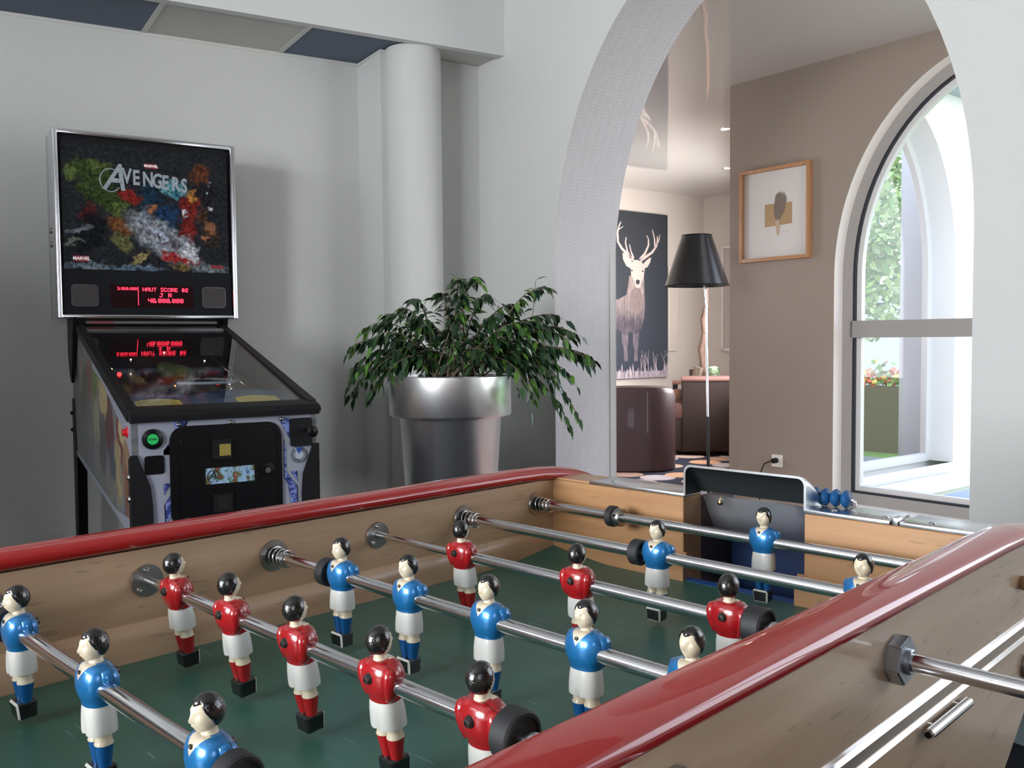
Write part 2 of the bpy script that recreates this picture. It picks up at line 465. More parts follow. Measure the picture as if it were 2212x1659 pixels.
# ------------------------------------------------------------------ room beyond the arch
H2 = 2.757
BW = V((-2.2985, 5.106, 0)); BA = hd(-6); BN = V((-BA.y, BA.x, 0))
def bt(x):  # x world -> t along the beige wall
    return (x - BW.x)/BA.x
WA = dict(tc=bt(-.548), ra=.985/BA.x, spring=1.45, rb=1.22)
BTH = .30
PB0 = PA + Bv*.235
far_t = bt(.85)
struct('wall_taupe', arch_slab(BW, BA, BN, BTH, 0, far_t, 0, 3.1, WA['tc'], WA['ra'], WA['spring'], WA['rb'], .075), m_wall2, smooth=False)
m_rev = plain('window reveal plaster', s2l((222, 214, 208)), .5)
struct('trim_3', reveal(BW, BA, BN, 0, .10, zb=.075, **WA), m_rev, fixn=False)
m_ext = plain('white exterior render', s2l((235, 234, 232)), .8, bump=.2, bs=60, bd=.003)
struct('trim_4', reveal(BW, BA, BN, .155, BTH, zb=.075, **WA), m_ext, fixn=False)
# arched window frame: outer ring, transom, sash beads, glass
def ring_band(b, P, a, n, o, th, A1, inset0, inset1, zb, nseg=48, closed_bottom=True):
    def loop(i):
        return [(A1['tc']-A1['ra']+i, zb+i)] + [(A1['tc']-(A1['ra']-i)*math.cos(PI*k/nseg), A1['spring']+(A1['rb']-i)*math.sin(PI*k/nseg)) for k in range(nseg+1)] + [(A1['tc']+A1['ra']-i, zb+i)]
    o0, o1 = loop(inset0), loop(inset1); N = len(o0)
    f = lambda p, off: P + a*p[0] + n*off + Z*p[1]
    rings = [[f(o0[k], o), f(o0[k], o+th), f(o1[k], o+th), f(o1[k], o)] for k in range(N)]
    b.loft(rings, loop=True)
b = B(); ring_band(b, BW, BA, BN, .095, .06, WA, -.005, .066, .075)
b.prism([BW+BA*(WA['tc']-WA['ra']+.05)+BN*.095+Z*1.085, BW+BA*(WA['tc']+WA['ra']-.05)+BN*.095+Z*1.085, BW+BA*(WA['tc']+WA['ra']-.05)+BN*.095+Z*1.187, BW+BA*(WA['tc']-WA['ra']+.05)+BN*.095+Z*1.187], BN*.055)
wn = struct('window_5', b, m_frameg)
b = B(); ring_band(b, BW, BA, BN, .10, .045, WA, .066, .078, .075); obj('gasket', b, plain('dark gasket', (.01, .012, .02), .5), wn)
b = B(); ring_band(b, BW, BA, BN, .125, .04, WA, .076, .108, .075); obj('outer_sash', b, m_pvc, wn)
b = B(); L = [(WA['tc']-WA['ra']+.07, .14)] + [(WA['tc']-(WA['ra']-.07)*math.cos(PI*k/40), WA['spring']+(WA['rb']-.07)*math.sin(PI*k/40)) for k in range(41)] + [(WA['tc']+WA['ra']-.07, .14)]
b.prism([BW+BA*x+BN*.128+Z*y for x, y in L], BN*.006); obj('window_glass', b, m_glass, wn, smooth=False)
# inner sill
b = B(); b.box((0, 0, 0), (1, 1, 1)); b = B()
b.prism([BW+BA*(WA['tc']-WA['ra']-.02)-BN*.06+Z*.045, BW+BA*(WA['tc']+WA['ra']+.02)-BN*.06+Z*.045, BW+BA*(WA['tc']+WA['ra']+.02)-BN*.06+Z*.078, BW+BA*(WA['tc']-WA['ra']-.02)-BN*.06+Z*.078], BN*.17)
struct('trim_5', b, m_rev)
# end return of the taupe wall and the far walls
DA = hd(82); DN = V((-DA.y, DA.x, 0))
DC = V((-5.07, 9.107, 0))               # far corner
E1 = hd(117.5)
Q1 = on_line(DC, hd(-8), BW, E1)
window_wall('wall_return', BW, E1, -V((-E1.y, E1.x, 0)), (Q1-BW).length, [(1.2, 3.4, .7, 2.4)], H2+.02, m_wall2, .14)
add_window(BW, E1, -V((-E1.y, E1.x, 0)), 1.2, 3.4, .7, 2.4, .14, energy=E_RET, col=(1, .97, .95))  # hidden window added to brighten the wall with the stag canvas
struct('wall_deer', slab(DC - DA*5.35, DC, 0, H2+.02, DN, .12), m_wall3)
struct('wall_far', slab(DC, Q1, 0, H2+.02, Bv, .12), m_wall3)
G0 = PA + A*2.97 + Bv*TH
G1 = BW + BA*far_t
window_wall('wall_end', G0, (G1-G0).normalized(), A, (G1-G0).length, [(.35, (G1-G0).length-.35, .5, 2.4)], H2, m_wall3)
add_window(G0, (G1-G0).normalized(), A, .35, (G1-G0).length-.35, .5, 2.4, .2, energy=E_END, col=(1, .97, .95))  # out-of-view window added to give the lounge more daylight
poly2 = [PA-A*4.0+Bv*.23, PA+A*3.07+Bv*.23, G1+A*.2+BN*.05, BW+BN*.05, Q1+BN*.05, DC+Bv*.1-A*.1, DC-DA*5.25-A*.1]
# unseen window added behind the arch wall to light the stag wall
lw0 = PA - A*3.75 + Bv*.35; lwd = hd(-12); lwe = DC - DA*5.0
lw1 = PA - A*2.0 + Bv*.35
lo = on_line(DC, DA, PA - A*2.9 + Bv*1.2, A)
ld_ = bpy.data.lights.new('lounge_daylight', 'AREA'); ld_.shape = 'RECTANGLE'; ld_.size = 1.8; ld_.size_y = 1.6; ld_.energy = E_LOUNGE; ld_.color = (1, .96, .93)
add_window(AB0, A, -Bv, .5, 2.3, .6, 2.3, .14, energy=E_LOUNGE, col=(1, .97, .95))
# glossy stretched ceiling
t = NT('glossy stretch ceiling'); v = t.coords((1.0, 1.0, 1)); n = t.noise(v, 1.6, 1, .3)
t.base(s2l((186, 182, 178)), .5, coat=1.0, coat_rough=.035, spec=.5); t.b.inputs['Coat IOR'].default_value = 2.3
bb = t.n('Bump'); bb.inputs['Strength'].default_value = .06; bb.inputs['Distance'].default_value = .05; t.l(n, bb.inputs['Height']); t.l(bb.outputs[0], t.b.inputs['Coat Normal'])
b = B(); b.prism([p + Z*H2 for p in poly2], Z*.04); bmesh.ops.triangulate(b.b, faces=b.b.faces[:]); struct('ceiling_lounge', b, t.m, smooth=False)
# carpet with overlapping discs
t = NT('disc carpet'); v = t.coords((1, 1, 1)); 
vo = t.n('TexVoronoi'); vo.inputs['Scale'].default_value = 3.1; vo.inputs['Randomness'].default_value = .45; vo.voronoi_dimensions = '2D'; t.l(v, vo.inputs['Vector'])
disc = t.math('LESS_THAN', vo.outputs['Distance'], .43)
edge = t.math('MULTIPLY', vo.outputs['Distance'], 2.2)
wn_ = t.n('TexWhiteNoise'); wn_.noise_dimensions = '3D'; t.l(vo.outputs['Color'], wn_.inputs['Vector'])
c1 = t.ramp(wn_.outputs['Value'], [(0, s2l((226, 178, 140))), (.35, s2l((222, 206, 194))), (.6, s2l((196, 150, 120))), (.85, s2l((205, 205, 214)))])
c1 = t.mix(t.math('MULTIPLY', edge, .35, True), c1, s2l((200, 130, 90)))
t.base(t.mix(disc, s2l((32, 38, 62)), c1), .85)
b = B(); b.prism([p - Z*.05 for p in poly2], Z*.0505); struct('floor_lounge', b, t.m)

# recessed downlights of the lounge ceiling
m_bulb = plain('lamp glow', (1, .9, .75), .5, emit=(1, .86, .66), es=30)
def downlight(px, py, lab):
    d = at(px, py, 1.0) - CAM; P = CAM + d*((H2-CAM.z)/d.z)
    o = thing('recessed_spotlight', lab, 'spotlight', (P.x, P.y, H2), 0, 'recessed ceiling spotlights')
    b = B(); b.lathe([(.03, .0), (.045, -.006), (.048, -.001), (.048, .0)], None, 24); obj('bezel', b, m_steel, o)
    b = B(); b.lathe([(0.0005, -.004), (.03, -.004), (.03, 0)], None, 20); obj('bulb', b, m_bulb, o)
    ld = bpy.data.lights.new('spot', 'SPOT'); ld.energy = 30; ld.color = (1, .84, .64); ld.spot_size = 1.9; ld.spot_blend = .6; ld.shadow_soft_size = .03
    lo = bpy.data.objects.new('spot_beam', ld); COL.objects.link(lo); lo.location = (P.x, P.y, H2-.03)
downlight(1568, 278, 'lit round spotlight in the glossy ceiling, nearer of the two and higher in view')
downlight(1570, 363, 'lit round spotlight in the glossy ceiling, farther of the two, just below the other')

# ------------------------------------------------------------------ outside the lounge window
WP = V((-2.0, 5.45, 0)); WD = hd(82); WNn = V((WD.y, -WD.x, 0))   # faces +x side
def ws(y): return (y-WP.y)/WD.y
WG = dict(tc=ws(6.727), ra=.86/WD.y, spring=1.6, rb=1.3)
ow = thing('annexe_building', 'white rendered wing of the building with an arched window, seen outside through the lounge window', 'building', tuple(WP + WD*1.5 + Z*-.35))
ob_ = ow.location.copy()
def oo(name, b, m, par=ow, **kw):
    for v in b.b.verts: v.co -= ob_
    return obj(name, b, m, par, **kw)
off = -WNn
oo('facade', arch_slab(WP, WD, off, .24, ws(5.47), ws(11.5), -.35, 3.02, WG['tc'], WG['ra'], WG['spring'], WG['rb'], .05), m_ext, smooth=False)
oo('window_reveal', reveal(WP, WD, off, 0, .24, zb=.05, **WG), m_ext, fixn=False)
b = B(); b.prism([WP+WD*ws(5.47)-off*.0+Z*-.14, WP+WD*ws(11.5)+Z*-.14, WP+WD*ws(11.5)+Z*-.02, WP+WD*ws(5.47)+Z*-.02], WNn*.10)
b.prism([WP+WD*ws(5.85)-off*.0+Z*.02, WP+WD*ws(7.6)+Z*.02, WP+WD*ws(7.6)+Z*.055, WP+WD*ws(5.85)+Z*.055], WNn*.06)
oo('ledge', b, m_ext)
b = B(); b.prism([WP+WD*ws(5.47)+Z*3.02, WP+WD*ws(11.5)+Z*3.02, WP+WD*ws(11.5)+Z*3.12, WP+WD*ws(5.47)+Z*3.12], WNn*.25)
oo('eaves', b, plain('grey eaves', s2l((170, 176, 186)), .6))
b = B(); ring_band(b, WP, WD, off, .20, .05, WG, -.005, .06, .05)
wf = oo('window_frame', b, m_pvc)
b = B(); L = [(WG['tc']-WG['ra']+.05, .1)] + [(WG['tc']-(WG['ra']-.05)*math.cos(PI*k/32), WG['spring']+(WG['rb']-.05)*math.sin(PI*k/32)) for k in range(33)] + [(WG['tc']+WG['ra']-.05, .1)]
b.prism([WP+WD*x+off*.22+Z*y for x, y in L], off*.006); oo('window_glass', b, m_glass, smooth=False)
# the wing is a glazed corner: its inner side wall with panes, seen through the glass
b = B()
ip = WP + WD*ws(7.9) + off*.3
b.prism([ip+Z*-.2, ip+off*.30+Z*-.2, ip+off*.30+Z*2.9, ip+Z*2.9], -WD*.1)
oo('inner_wall', b, plain('pale inner wall', s2l((176, 180, 188)), .7))
b = B(); b.prism([WP+WD*ws(5.47)+off*.3+Z*-.12, ip+Z*-.12, ip+off*3.0+Z*-.12, WP+WD*ws(5.47)+off*3.0+Z*-.12], Z*.1)
oo('inner_floor', b, plain('dark tiled floor', s2l((112, 116, 128)), .5))
# ground, lawn
b = B(); b.box((-3, 16, -.42), (60, 26, .04)); 
for v in b.b.verts:
    if v.co.y < 4: v.co.y = 5.4
t = NT('lawn'); v = t.coords(); n = t.noise(v, 9, 5)
t.base(t.mix(n, s2l((86, 120, 50)), s2l((130, 156, 84))), .9); t.bump(t.noise(v, 120, 3), .5, .02)
struct('floor_lawn', b, t.m)
m_tree = [plain('leaf light', s2l((128, 158, 80)), .6), plain('leaf mid', s2l((84, 124, 54)), .6), plain('leaf pale', s2l((168, 186, 130)), .6)]
def tree(x, y, h, r, lab, n=6500, zc=.62):
    o = thing('garden_tree', lab, 'tree', (x, y, -.4), 0, 'trees beyond the annexe')
    b = B(); b.tube([(0, 0, 0), (.05, .03, h*.3), (-.03, .06, h*.6)], [.14, .1, .05], 10); obj('trunk', b, plain('bark', s2l((110, 95, 80)), .9), o)
    b = B()
    for i in range(n):
        d = V((random.gauss(0, 1), random.gauss(0, 1), random.gauss(0, 1))).normalized()*(random.random()**.4)
        c = V((d.x*r*(.8+.2*math.sin(5*d.z)), d.y*r, h*zc + d.z*h*.36)); s_ = .05+.045*random.random()
        a = V((random.gauss(0, 1), random.gauss(0, 1), random.gauss(0, 1))).normalized(); e = a.orthogonal().normalized()
        b.face([c-a*s_, c+e*s_*.6, c+a*s_, c-e*s_*.6], random.randint(0, 2))
    obj('foliage', b, m_tree, o, smooth=False)
tree(-5.6, 14.0, 5.2, 2.0, 'leafy pale green tree seen through the annexe glass, the nearer one')
tree(-8.8, 17.5, 6.8, 2.8, 'taller pale green tree farther behind the annexe')
tree(-3.2, 19.5, 6.2, 2.6, 'broad tree behind the end of the annexe')
# brick planter with flowers seen through the annexe glass
fo = thing('flower_planter', 'low brown brick planter full of red and yellow flowers in the garden', 'planter', (-4.9, 11.6, -.4))
b = B(); b.box((0, 0, .42), (5.5, .5, .84)); 
t = NT('brown brick'); v = t.coords(); br = t.n('TexBrick'); br.inputs['Scale'].default_value = 5; t.l(v, br.inputs['Vector'])
br.inputs['Color1'].default_value = (*s2l((92, 52, 42)), 1); br.inputs['Color2'].default_value = (*s2l((70, 42, 36)), 1); br.inputs['Mortar'].default_value = (*s2l((100, 78, 70)), 1)
t.base(br.outputs['Color'], .9); obj('brick_box', b, t.m, fo)
b = B()
for i in range(1500):
    c = V((random.uniform(-2.7, 2.7), random.uniform(-.24, .24), .86+abs(random.gauss(0, .12)))); s_ = .04
    a = V((random.gauss(0, 1), random.gauss(0, 1), random.gauss(0, 1))).normalized(); e = a.orthogonal().normalized()
    b.face([c-a*s_, c+e*s_, c+a*s_, c-e*s_], random.choice([0, 0, 1, 2, 2]))
obj('flowers', b, [plain('red petals', s2l((226, 110, 80)), .6), plain('yellow petals', s2l((240, 205, 90)), .6), plain('flower leaves', s2l((120, 150, 80)), .6)], fo, smooth=False)
gw = B(); gw.box((-5, 24.5, 1.0), (24, .3, 2.8)); tag(obj('garden_wall', gw, plain('pale blue render', s2l((190, 204, 222)), .8)), 'long pale blue wall at the far end of the garden', 'wall')
# slate coloured box and paving by the window
bx = B(); bx.box((0, 0, .16), (1.5, .55, .32), bevel=.02)
px_ = at(2150, 1100, 6.3)
tag(obj('garden_box', bx, plain('slate plastic', s2l((142, 156, 184)), .6), loc=(px_.x+.35, px_.y+.2, -.4), rot=(0, 0, -.1)), 'blue grey storage box lying on the paving just outside the lounge window', 'box')
pv = B(); pv.box((0, 0, 0), (5.5, 1.0, .03)); struct('trim_6', pv, plain('grey paving', s2l((176, 176, 176)), .8), loc=(.2, 5.95, -.375), rot=(0, 0, math.radians(-6)))

# world and sun
w = bpy.data.worlds.new('sky'); SC.world = w; w.use_nodes = True; nt = w.node_tree
bg = nt.nodes['Background']; tc = nt.nodes.new('ShaderNodeTexCoord'); sp_ = nt.nodes.new('ShaderNodeSeparateXYZ'); cr = nt.nodes.new('ShaderNodeValToRGB')
nt.links.new(tc.outputs['Generated'], sp_.inputs[0]); nt.links.new(sp_.outputs[2], cr.inputs[0]); nt.links.new(cr.outputs[0], bg.inputs[0])
cr.color_ramp.elements[0].position = 0; cr.color_ramp.elements[0].color = (.86, .92, 1, 1); cr.color_ramp.elements[1].position = 1; cr.color_ramp.elements[1].color = (.55, .72, 1, 1)
bg.inputs[1].default_value = W_STR
sd = bpy.data.lights.new('sun', 'SUN'); sd.energy = SUN_E; sd.angle = .02; sd.color = (1, .96, .88)
so = bpy.data.objects.new('sun', sd); COL.objects.link(so); so.rotation_euler = V((-.62, .30, -.9)).to_track_quat('-Z', 'Y').to_euler()
# ------------------------------------------------------------------ table football
ZR = .84                                   # rod axis height
T = thing('foosball_table', 'beech table football table with red rounded side rails and green pitch, filling the foreground', 'football table', (.3175, .225, 0))
def tobj(name, b, m, par=None, **kw):
    for v in b.b.verts: v.co -= V((.3175, .225, 0))
    return obj(name, b, m, par or T, **kw)
m_beech = wood('beech inner', s2l((206, 174, 142)), s2l((178, 144, 112)), 'Y', .42, .25)
m_beechx = wood('beech end', s2l((182, 140, 98)), s2l((156, 114, 76)), 'X', .42, .25)
m_beecho = wood('beech varnished', s2l((218, 190, 160)), s2l((190, 160, 128)), 'Y', .3, .8, coat_rough=.12)
YE, YN, WI, TK = .7865, -.3365, .635, .024
ZT = ZR + .0335; ZF = ZR - .0803
# side panels
def side_panel(x, th, name, m):
    pts = [(.76, ZT), (.82, ZT-.004), (.87, ZT-.016), (.93, ZT-.044), (.935, ZR-.065), (.56, ZR-.30)]
    pts = pts + [(.45-p[0], p[1]) for p in reversed(pts)]
    b = B(); b.prism([(x, p[0], p[1]) for p in pts], (th, 0, 0))
    bmesh.ops.bevel(b.b, geom=[e for e in b.b.edges if abs(e.verts[0].co.x-e.verts[1].co.x) < 1e-6], offset=.0015, segments=1, affect='EDGES')
    return tobj(name, b, m)
lp = side_panel(0, -TK, 'side_panel', m_beech)
rp = side_panel(WI, TK, 'side_panel', m_beecho)
# moulded strip at the foot of the inner walls
def strip_prof(s=1): return [(0, ZR-.0425), (.0025, ZR-.044), (.0075, ZR-.052), (.0095, ZR-.06), (.0095, ZF-.004), (0, ZF-.004)]
b = B(); b.prism([(x, YN, z) for x, z in strip_prof()], (0, YE-YN, 0)); tobj('bottom_moulding', b, m_beech)
b = B(); b.prism([(WI-x, YN, z) for x, z in strip_prof()], (0, YE-YN, 0)); tobj('bottom_moulding', b, m_beech)
# end walls with goal mouths
GX0, GX1 = .2400, .4160
for far in (1, 0):
    y0 = YE if far else YN-.045
    for (x0, x1, s) in ((0, GX0, 1), (GX1, WI, -1)):
        b = B(); b.prism([(x0, y0, ZF-.03), (x1, y0, ZF-.03), (x1, y0, ZT-.0005), (x0, y0, ZT-.0005)], (0, .045, 0))
        bmesh.ops.bevel(b.b, geom=b.b.edges[:], offset=.001, segments=1, affect='EDGES')
        tobj('end_wall', b, m_beechx)
        yy = YE if far else YN; sg = -1 if far else 1
        b = B(); xa, xb = (x0, x1+.006) if s == 1 else (x0-.008, x1)
        b.prism([(xa, yy+sg*x, z) for x, z in strip_prof()], (xb-xa, 0, 0)); tobj('bottom_moulding', b, m_beechx)
# pitch with lifted corners
b = B(); nx, ny = 40, 60; g = []
for i in range(nx+1):
    row = []
    for j in range(ny+1):
        x = WI*i/nx; y = YN + (YE-YN)*j/ny
        dx = min(x, WI-x); dy = min(y-YN, YE-y)
        u_ = max(0, .13 - (dx+dy))/.13
        row.append(b.v((x, y, ZF + .016*u_**1.2)))
    g.append(row)
for i in range(nx):
    for j in range(ny): b.b.faces.new((g[i][j], g[i+1][j], g[i+1][j+1], g[i][j+1]))
t = NT('green pitch'); v = t.coords((3, 40, 20), (0, 0, .12)); n = t.noise(v, 2.0, 5, .6)
v2 = t.coords((14, 190, 30), (0, 0, .35)); n2 = t.noise(v2, 1.0, 1, .4); v3 = t.coords((6, 6, 6)); n3 = t.noise(v3, 1.5, 2)
scr = t.math('MULTIPLY', t.math('GREATER_THAN', n2, .76), .55)
c = t.mix(n, s2l((42, 84, 72)), s2l((62, 110, 96))); c = t.mix(t.math('MULTIPLY', n3, .35), c, s2l((36, 68, 60)))
t.base(t.mix(scr, c, s2l((120, 150, 140))), .42, spec=.45, coat=.15, coat_rough=.3)
tobj('playing_field', b, t.m)
# goal pocket behind the far end
m_dkwood = plain('dark stained wood', s2l((62, 44, 34)), .4, coat=.3, var=.2, vs=40)
m_navy = plain('navy painted board', s2l((24, 46, 84)), .4)
b = B()
b.prism([(GX0-.004, YE+.045, ZF-.05), (GX0, YE+.045, ZF-.05), (GX0, YE+.045, ZT-.004), (GX0-.004, YE+.045, ZT-.004)], (0, .085, 0))
tobj('goal_lining', b, m_dkwood); b = B()
b.prism([(GX1, YE+.045, ZF-.05), (GX1+.004, YE+.045, ZF-.05), (GX1+.004, YE+.045, ZT-.004), (GX1, YE+.045, ZT-.004)], (0, .085, 0))
tobj('goal_lining', b, m_dkwood)
b = B(); b.prism([(GX0, YE-.004, ZF-.0035), (GX1, YE-.004, ZF-.0035), (GX1, YE+.012, ZF-.003), (GX0, YE+.012, ZF-.003)], (0, 0, .004))
b.prism([(GX0, YE+.012, ZF-.003), (GX1, YE+.012, ZF-.003), (GX1, YE+.12, ZF-.05), (GX0, YE+.12, ZF-.05)], (0, 0, .004))
tobj('goal_floor', b, plain('blue goal floor', s2l((44, 84, 150)), .35))
b = B(); b.box((GX0/2+GX1/2, YE+.128, ZR-.065), (GX1-GX0, .006, .1)); tobj('goal_back_board', b, m_navy)
# curved polished back plate
m_plate = plain('polished cast aluminium', (.74, .75, .77), .36, .85, var=.12, vs=14)
prof = [(YE+.046, ZT-.001), (YE+.056, ZT-.012), (YE+.066, ZT-.032), (YE+.078, ZT-.052), (YE+.100, ZT-.066), (YE+.124, ZT-.072)]
b = B(); rings = [[V((GX0+.001+(GX1-GX0-.002)*k/12, y, z + .010*math.sin(PI*k/12)*(1 if 0 < i < 4 else 0))) for k in range(13)] for i, (y, z) in enumerate(prof)]
b.loft(rings, closed=False, cap=False); bp_ = tobj('goal_back_plate', b, m_plate, fixn=False)
for v in bp_.data.polygons: pass
for k in (0, 1):
    b = B(); x = GX0+.022 if k == 0 else GX1-.012
    b.ball(V((x, YE+.056, ZT-.013)), .0035, sc=(1, .6, 1)); tobj('brass_rivet', b, plain('brass', (.55, .4, .15), .25, 1), bp_)
# hood: flared scoop over the goal
t = NT('hood inside'); t.base(s2l((42, 46, 48)), .5, .3); m_hoodin = t.m
def hood_ring(y, h, grow, r):
    w = GX1-GX0+2*grow; x = (GX0+GX1)/2; zb = ZT+.002
    pts = []
    n = 6
    pts.append((x-w/2, zb)); 
    for i in range(n+1):
        a = PI - PI/2*i/n; pts.append((x-w/2+r+r*math.cos(a), zb+h-r+r*math.sin(a)))
    for i in range(n+1):
        a = PI/2 - PI/2*i/n; pts.append((x+w/2-r+r*math.cos(a), zb+h-r+r*math.sin(a)))
    pts.append((x+w/2, zb))
    return [V((p[0], y, p[1])) for p in pts]
b = B()
outer = [hood_ring(YE+.002, .0425, .001, .011), hood_ring(YE+.009, .041, .002, .011), hood_ring(YE+.024, .031, .003, .010), hood_ring(YE+.037, .016, .004, .007), hood_ring(YE+.045, .003, .005, .0015)]
inner = [hood_ring(YE+.002, .0395, -.002, .009), hood_ring(YE+.009, .038, -.0015, .009), hood_ring(YE+.022, .028, -.001, .008), hood_ring(YE+.034, .013, -.001, .005), hood_ring(YE+.041, .0015, -.001, .0007)]
b.loft(outer, closed=False, cap=False)
b.loft([outer[0], inner[0]], closed=False, cap=False)
hood = tobj('goal_hood', b, plain('cast aluminium', (.50, .51, .52), .30, 1, var=.12, vs=30), fixn=False)
b = B(); b.loft([inner[0], inner[1], inner[2], inner[3], inner[4]], closed=False, cap=False); tobj('hood_lining', b, m_hoodin, hood, fixn=False)
# flange plate on top of the end wall, in two pieces, with screws
m_alu = plain('bright aluminium plate', (.66, .67, .69), .25, 1, var=.08, vs=30)
for x0, x1 in ((.075, GX0+.001), (GX1-.001, .520), (.531, .629)):
    b = B(); b.box(((x0+x1)/2, YE+.030, ZT+.0022), (x1-x0, .060, .0045), bevel=.0009); pl = tobj('end_plate', b, m_alu)
    for xs in (x0+.03, x1-.012):
        if x1-x0 < .1 and xs > x0+.05: continue
        b = B(); b.ball(V((xs, YE+.018, ZT+.0048)), .004, sc=(1, 1, .45)); tobj('screw', b, m_steel, pl)
b = B(); b.box((.5255, YE+.012, ZT+.004), (.007, .02, .009), bevel=.001); tobj('plate_stop', b, m_steel)
b = B(); b.box((.03, YE+.03, ZT+.0015), (.085, .056, .003)); tobj('end_cap', b, m_beechx)
# near end top board
b = B(); b.box((WI/2, YN-.03, ZT+.002), (WI, .06, .004)); tobj('end_plate', b, m_alu)
# red rails
t = NT('red lacquer'); v = t.coords((8, 1, 8)); n = t.noise(v, 3, 2)
t.base(t.mix(n, s2l((150, 16, 16)), s2l((168, 22, 22))), .4, coat=1, coat_rough=.025, spec=.2); m_red = t.m
def rail_path(x):
    p = [(.225, .0445), (.70, .0445), (.76, .0435), (.80, .0405), (.84, .034), (.875, .0235), (.905, .011), (.93, -.003), (.95, -.018), (.958, -.028)]
    half = [(x, y, ZR+z) for y, z in p]
    return [(x, .45-y, z) for x, y, z in reversed(half)] + half
def rail(x, name):
    b = B(); P_ = [V(p) for p in rail_path(x)]; rings = []
    for i, p in enumerate(P_):
        d = (P_[min(i+1, len(P_)-1)]-P_[max(i-1, 0)]).normalized(); a = V((1, 0, 0)); n = a.cross(d).normalized()
        if n.z < 0: n = -n
        e = .55 if i in (0, len(P_)-1) else 1
        # flat bottom, domed top
        ring = []
        for k in range(28):
            an = 2*PI*k/28; cx, cz = math.cos(an), math.sin(an)
            ring.append(p + a*(.0218*e*cx) + n*((.0105 if cz > 0 else .0105)*e*math.copysign(abs(cz)**(1 if cz > 0 else .7), cz)))
        rings.append(ring)
    b.loft(rings); return tobj(name, b, m_red)
rail(-TK/2-.0005, 'side_rail').__setitem__('label', 'glossy red rounded rail along the far side')
rail(WI+TK/2+.0005, 'side_rail').__setitem__('label', 'glossy red rounded rail along the near side')
# polished double trim on the outer face of the near panel
XO = WI+TK
m_pol = plain('polished aluminium', (.8, .79, .79), .10, 1)
b = B()
for zc, h in ((-.0505, .0055), (-.0665, .004)):
    b.prism([(XO, YN-.1, ZR+zc-h/2), (XO+.002, YN-.1, ZR+zc-h/2), (XO+.0045, YN-.1, ZR+zc), (XO+.002, YN-.1, ZR+zc+h/2), (XO, YN-.1, ZR+zc+h/2)], (0, YE-YN+.22, 0))
tobj('metal_trim', b, m_pol)
b = B(); b.prism([(XO-.001, YN-.1, ZR-.0645), (XO+.0012, YN-.1, ZR-.0645), (XO+.0012, YN-.1, ZR-.0535), (XO-.001, YN-.1, ZR-.0535)], (0, YE-YN+.22, 0))
tobj('trim_channel', b, plain('mirrored wood brown', (.42, .34, .27), .3, .5))  # brown stands in for the wood reflected in the metal channel
b = B(); b.cyl((XO+.006, .510, ZR-.0788), (XO+.006, .607, ZR-.0792), .0046, 20)
bmesh.ops.bevel(b.b, geom=[e for e in b.b.edges if len(e.link_faces) == 2 and any(len(f.verts) > 4 for f in e.link_faces)], offset=.0015, segments=2, affect='EDGES')
for y in (.53, .59): b.cyl((XO-.001, y, ZR-.079), (XO+.006, y, ZR-.079), .0025, 10)
pb = tobj('pull_bar', b, m_pol)
b = B(); b.cyl((XO+.006, .5092, ZR-.0788), (XO+.006, .5102, ZR-.0788), .0028, 12); tobj('bar_hole', b, m_black, pb)
b = B(); b.lathe([(.013, 0), (.0135, .004), (.010, .006), (.009, .003), (.0005, .002)], Matrix.Translation((XO, .798, ZR-.098)) @ Matrix.Rotation(PI/2, 4, 'Y'), 28); tobj('lock', b, m_steel_dk)
b = B(); b.lathe([(.007, 0), (.008, .003), (.007, .009), (.0005, .0105)], Matrix.Translation((XO, .779, ZR-.006)) @ Matrix.Rotation(PI/2, 4, 'Y'), 20); tobj('wooden_plug', b, wood('plug wood', s2l((168, 134, 96)), s2l((140, 108, 74)), 'X', .5))
# cabinet body and legs
b = B(); b.prism([(-TK+.002, -.40, ZF-.05), (-TK+.002, .85, ZF-.05), (-TK+.002, .56, .56), (-TK+.002, -.11, .56)], (WI+2*TK-.004, 0, 0))
bmesh.ops.scale(b.b, vec=(.9, 1, 1), verts=b.b.verts[:], space=Matrix.Translation((-WI/2, 0, 0)))
tobj('cabinet', b, m_beecho)
for x in (.03, WI-.03):
    for y in (-.06, .51):
        b = B(); b.tube([(x, y, .60), (x, y+(.06 if y > 0 else -.06), .0)], [.04, .033], 4, cap=True); tobj('leg', b, m_blackm)

# bearings on the far (left) wall, hex nuts on the near side
RY = {'A': 0, 'B': .15, 'C': .30, 'D': .45, 'E': .60, 'F': .75}
MX = lambda x, y: Matrix.Translation((x, y, ZR)) @ Matrix.Rotation(PI/2, 4, 'Y')
for k in 'ACEF':
    b = B(); b.lathe([(.008, 0), (.0182, 0), (.0184, .001), (.0178, .0024), (.0090, .003), (.008, .003)], MX(0, RY[k]), 40); fl = tobj('rod_flange', b, m_steel_dk)
    b = B(); path = []
    turns = 4.2; n = 90
    for i in range(n+1):
        a = 2*PI*turns*i/n; rr = .0108 - .002*(i/n)
        path.append((.004 + .029*i/n, RY[k]+rr*math.cos(a), ZR+rr*math.sin(a)))
    b.tube(path, .00105, 8); tobj('spring', b, m_steel, fl)
    b = B(); b.lathe([(.0068, .003), (.0088, .003), (.0088, .012), (.0068, .012)], MX(0, RY[k]), 24); tobj('bushing', b, m_black, fl)
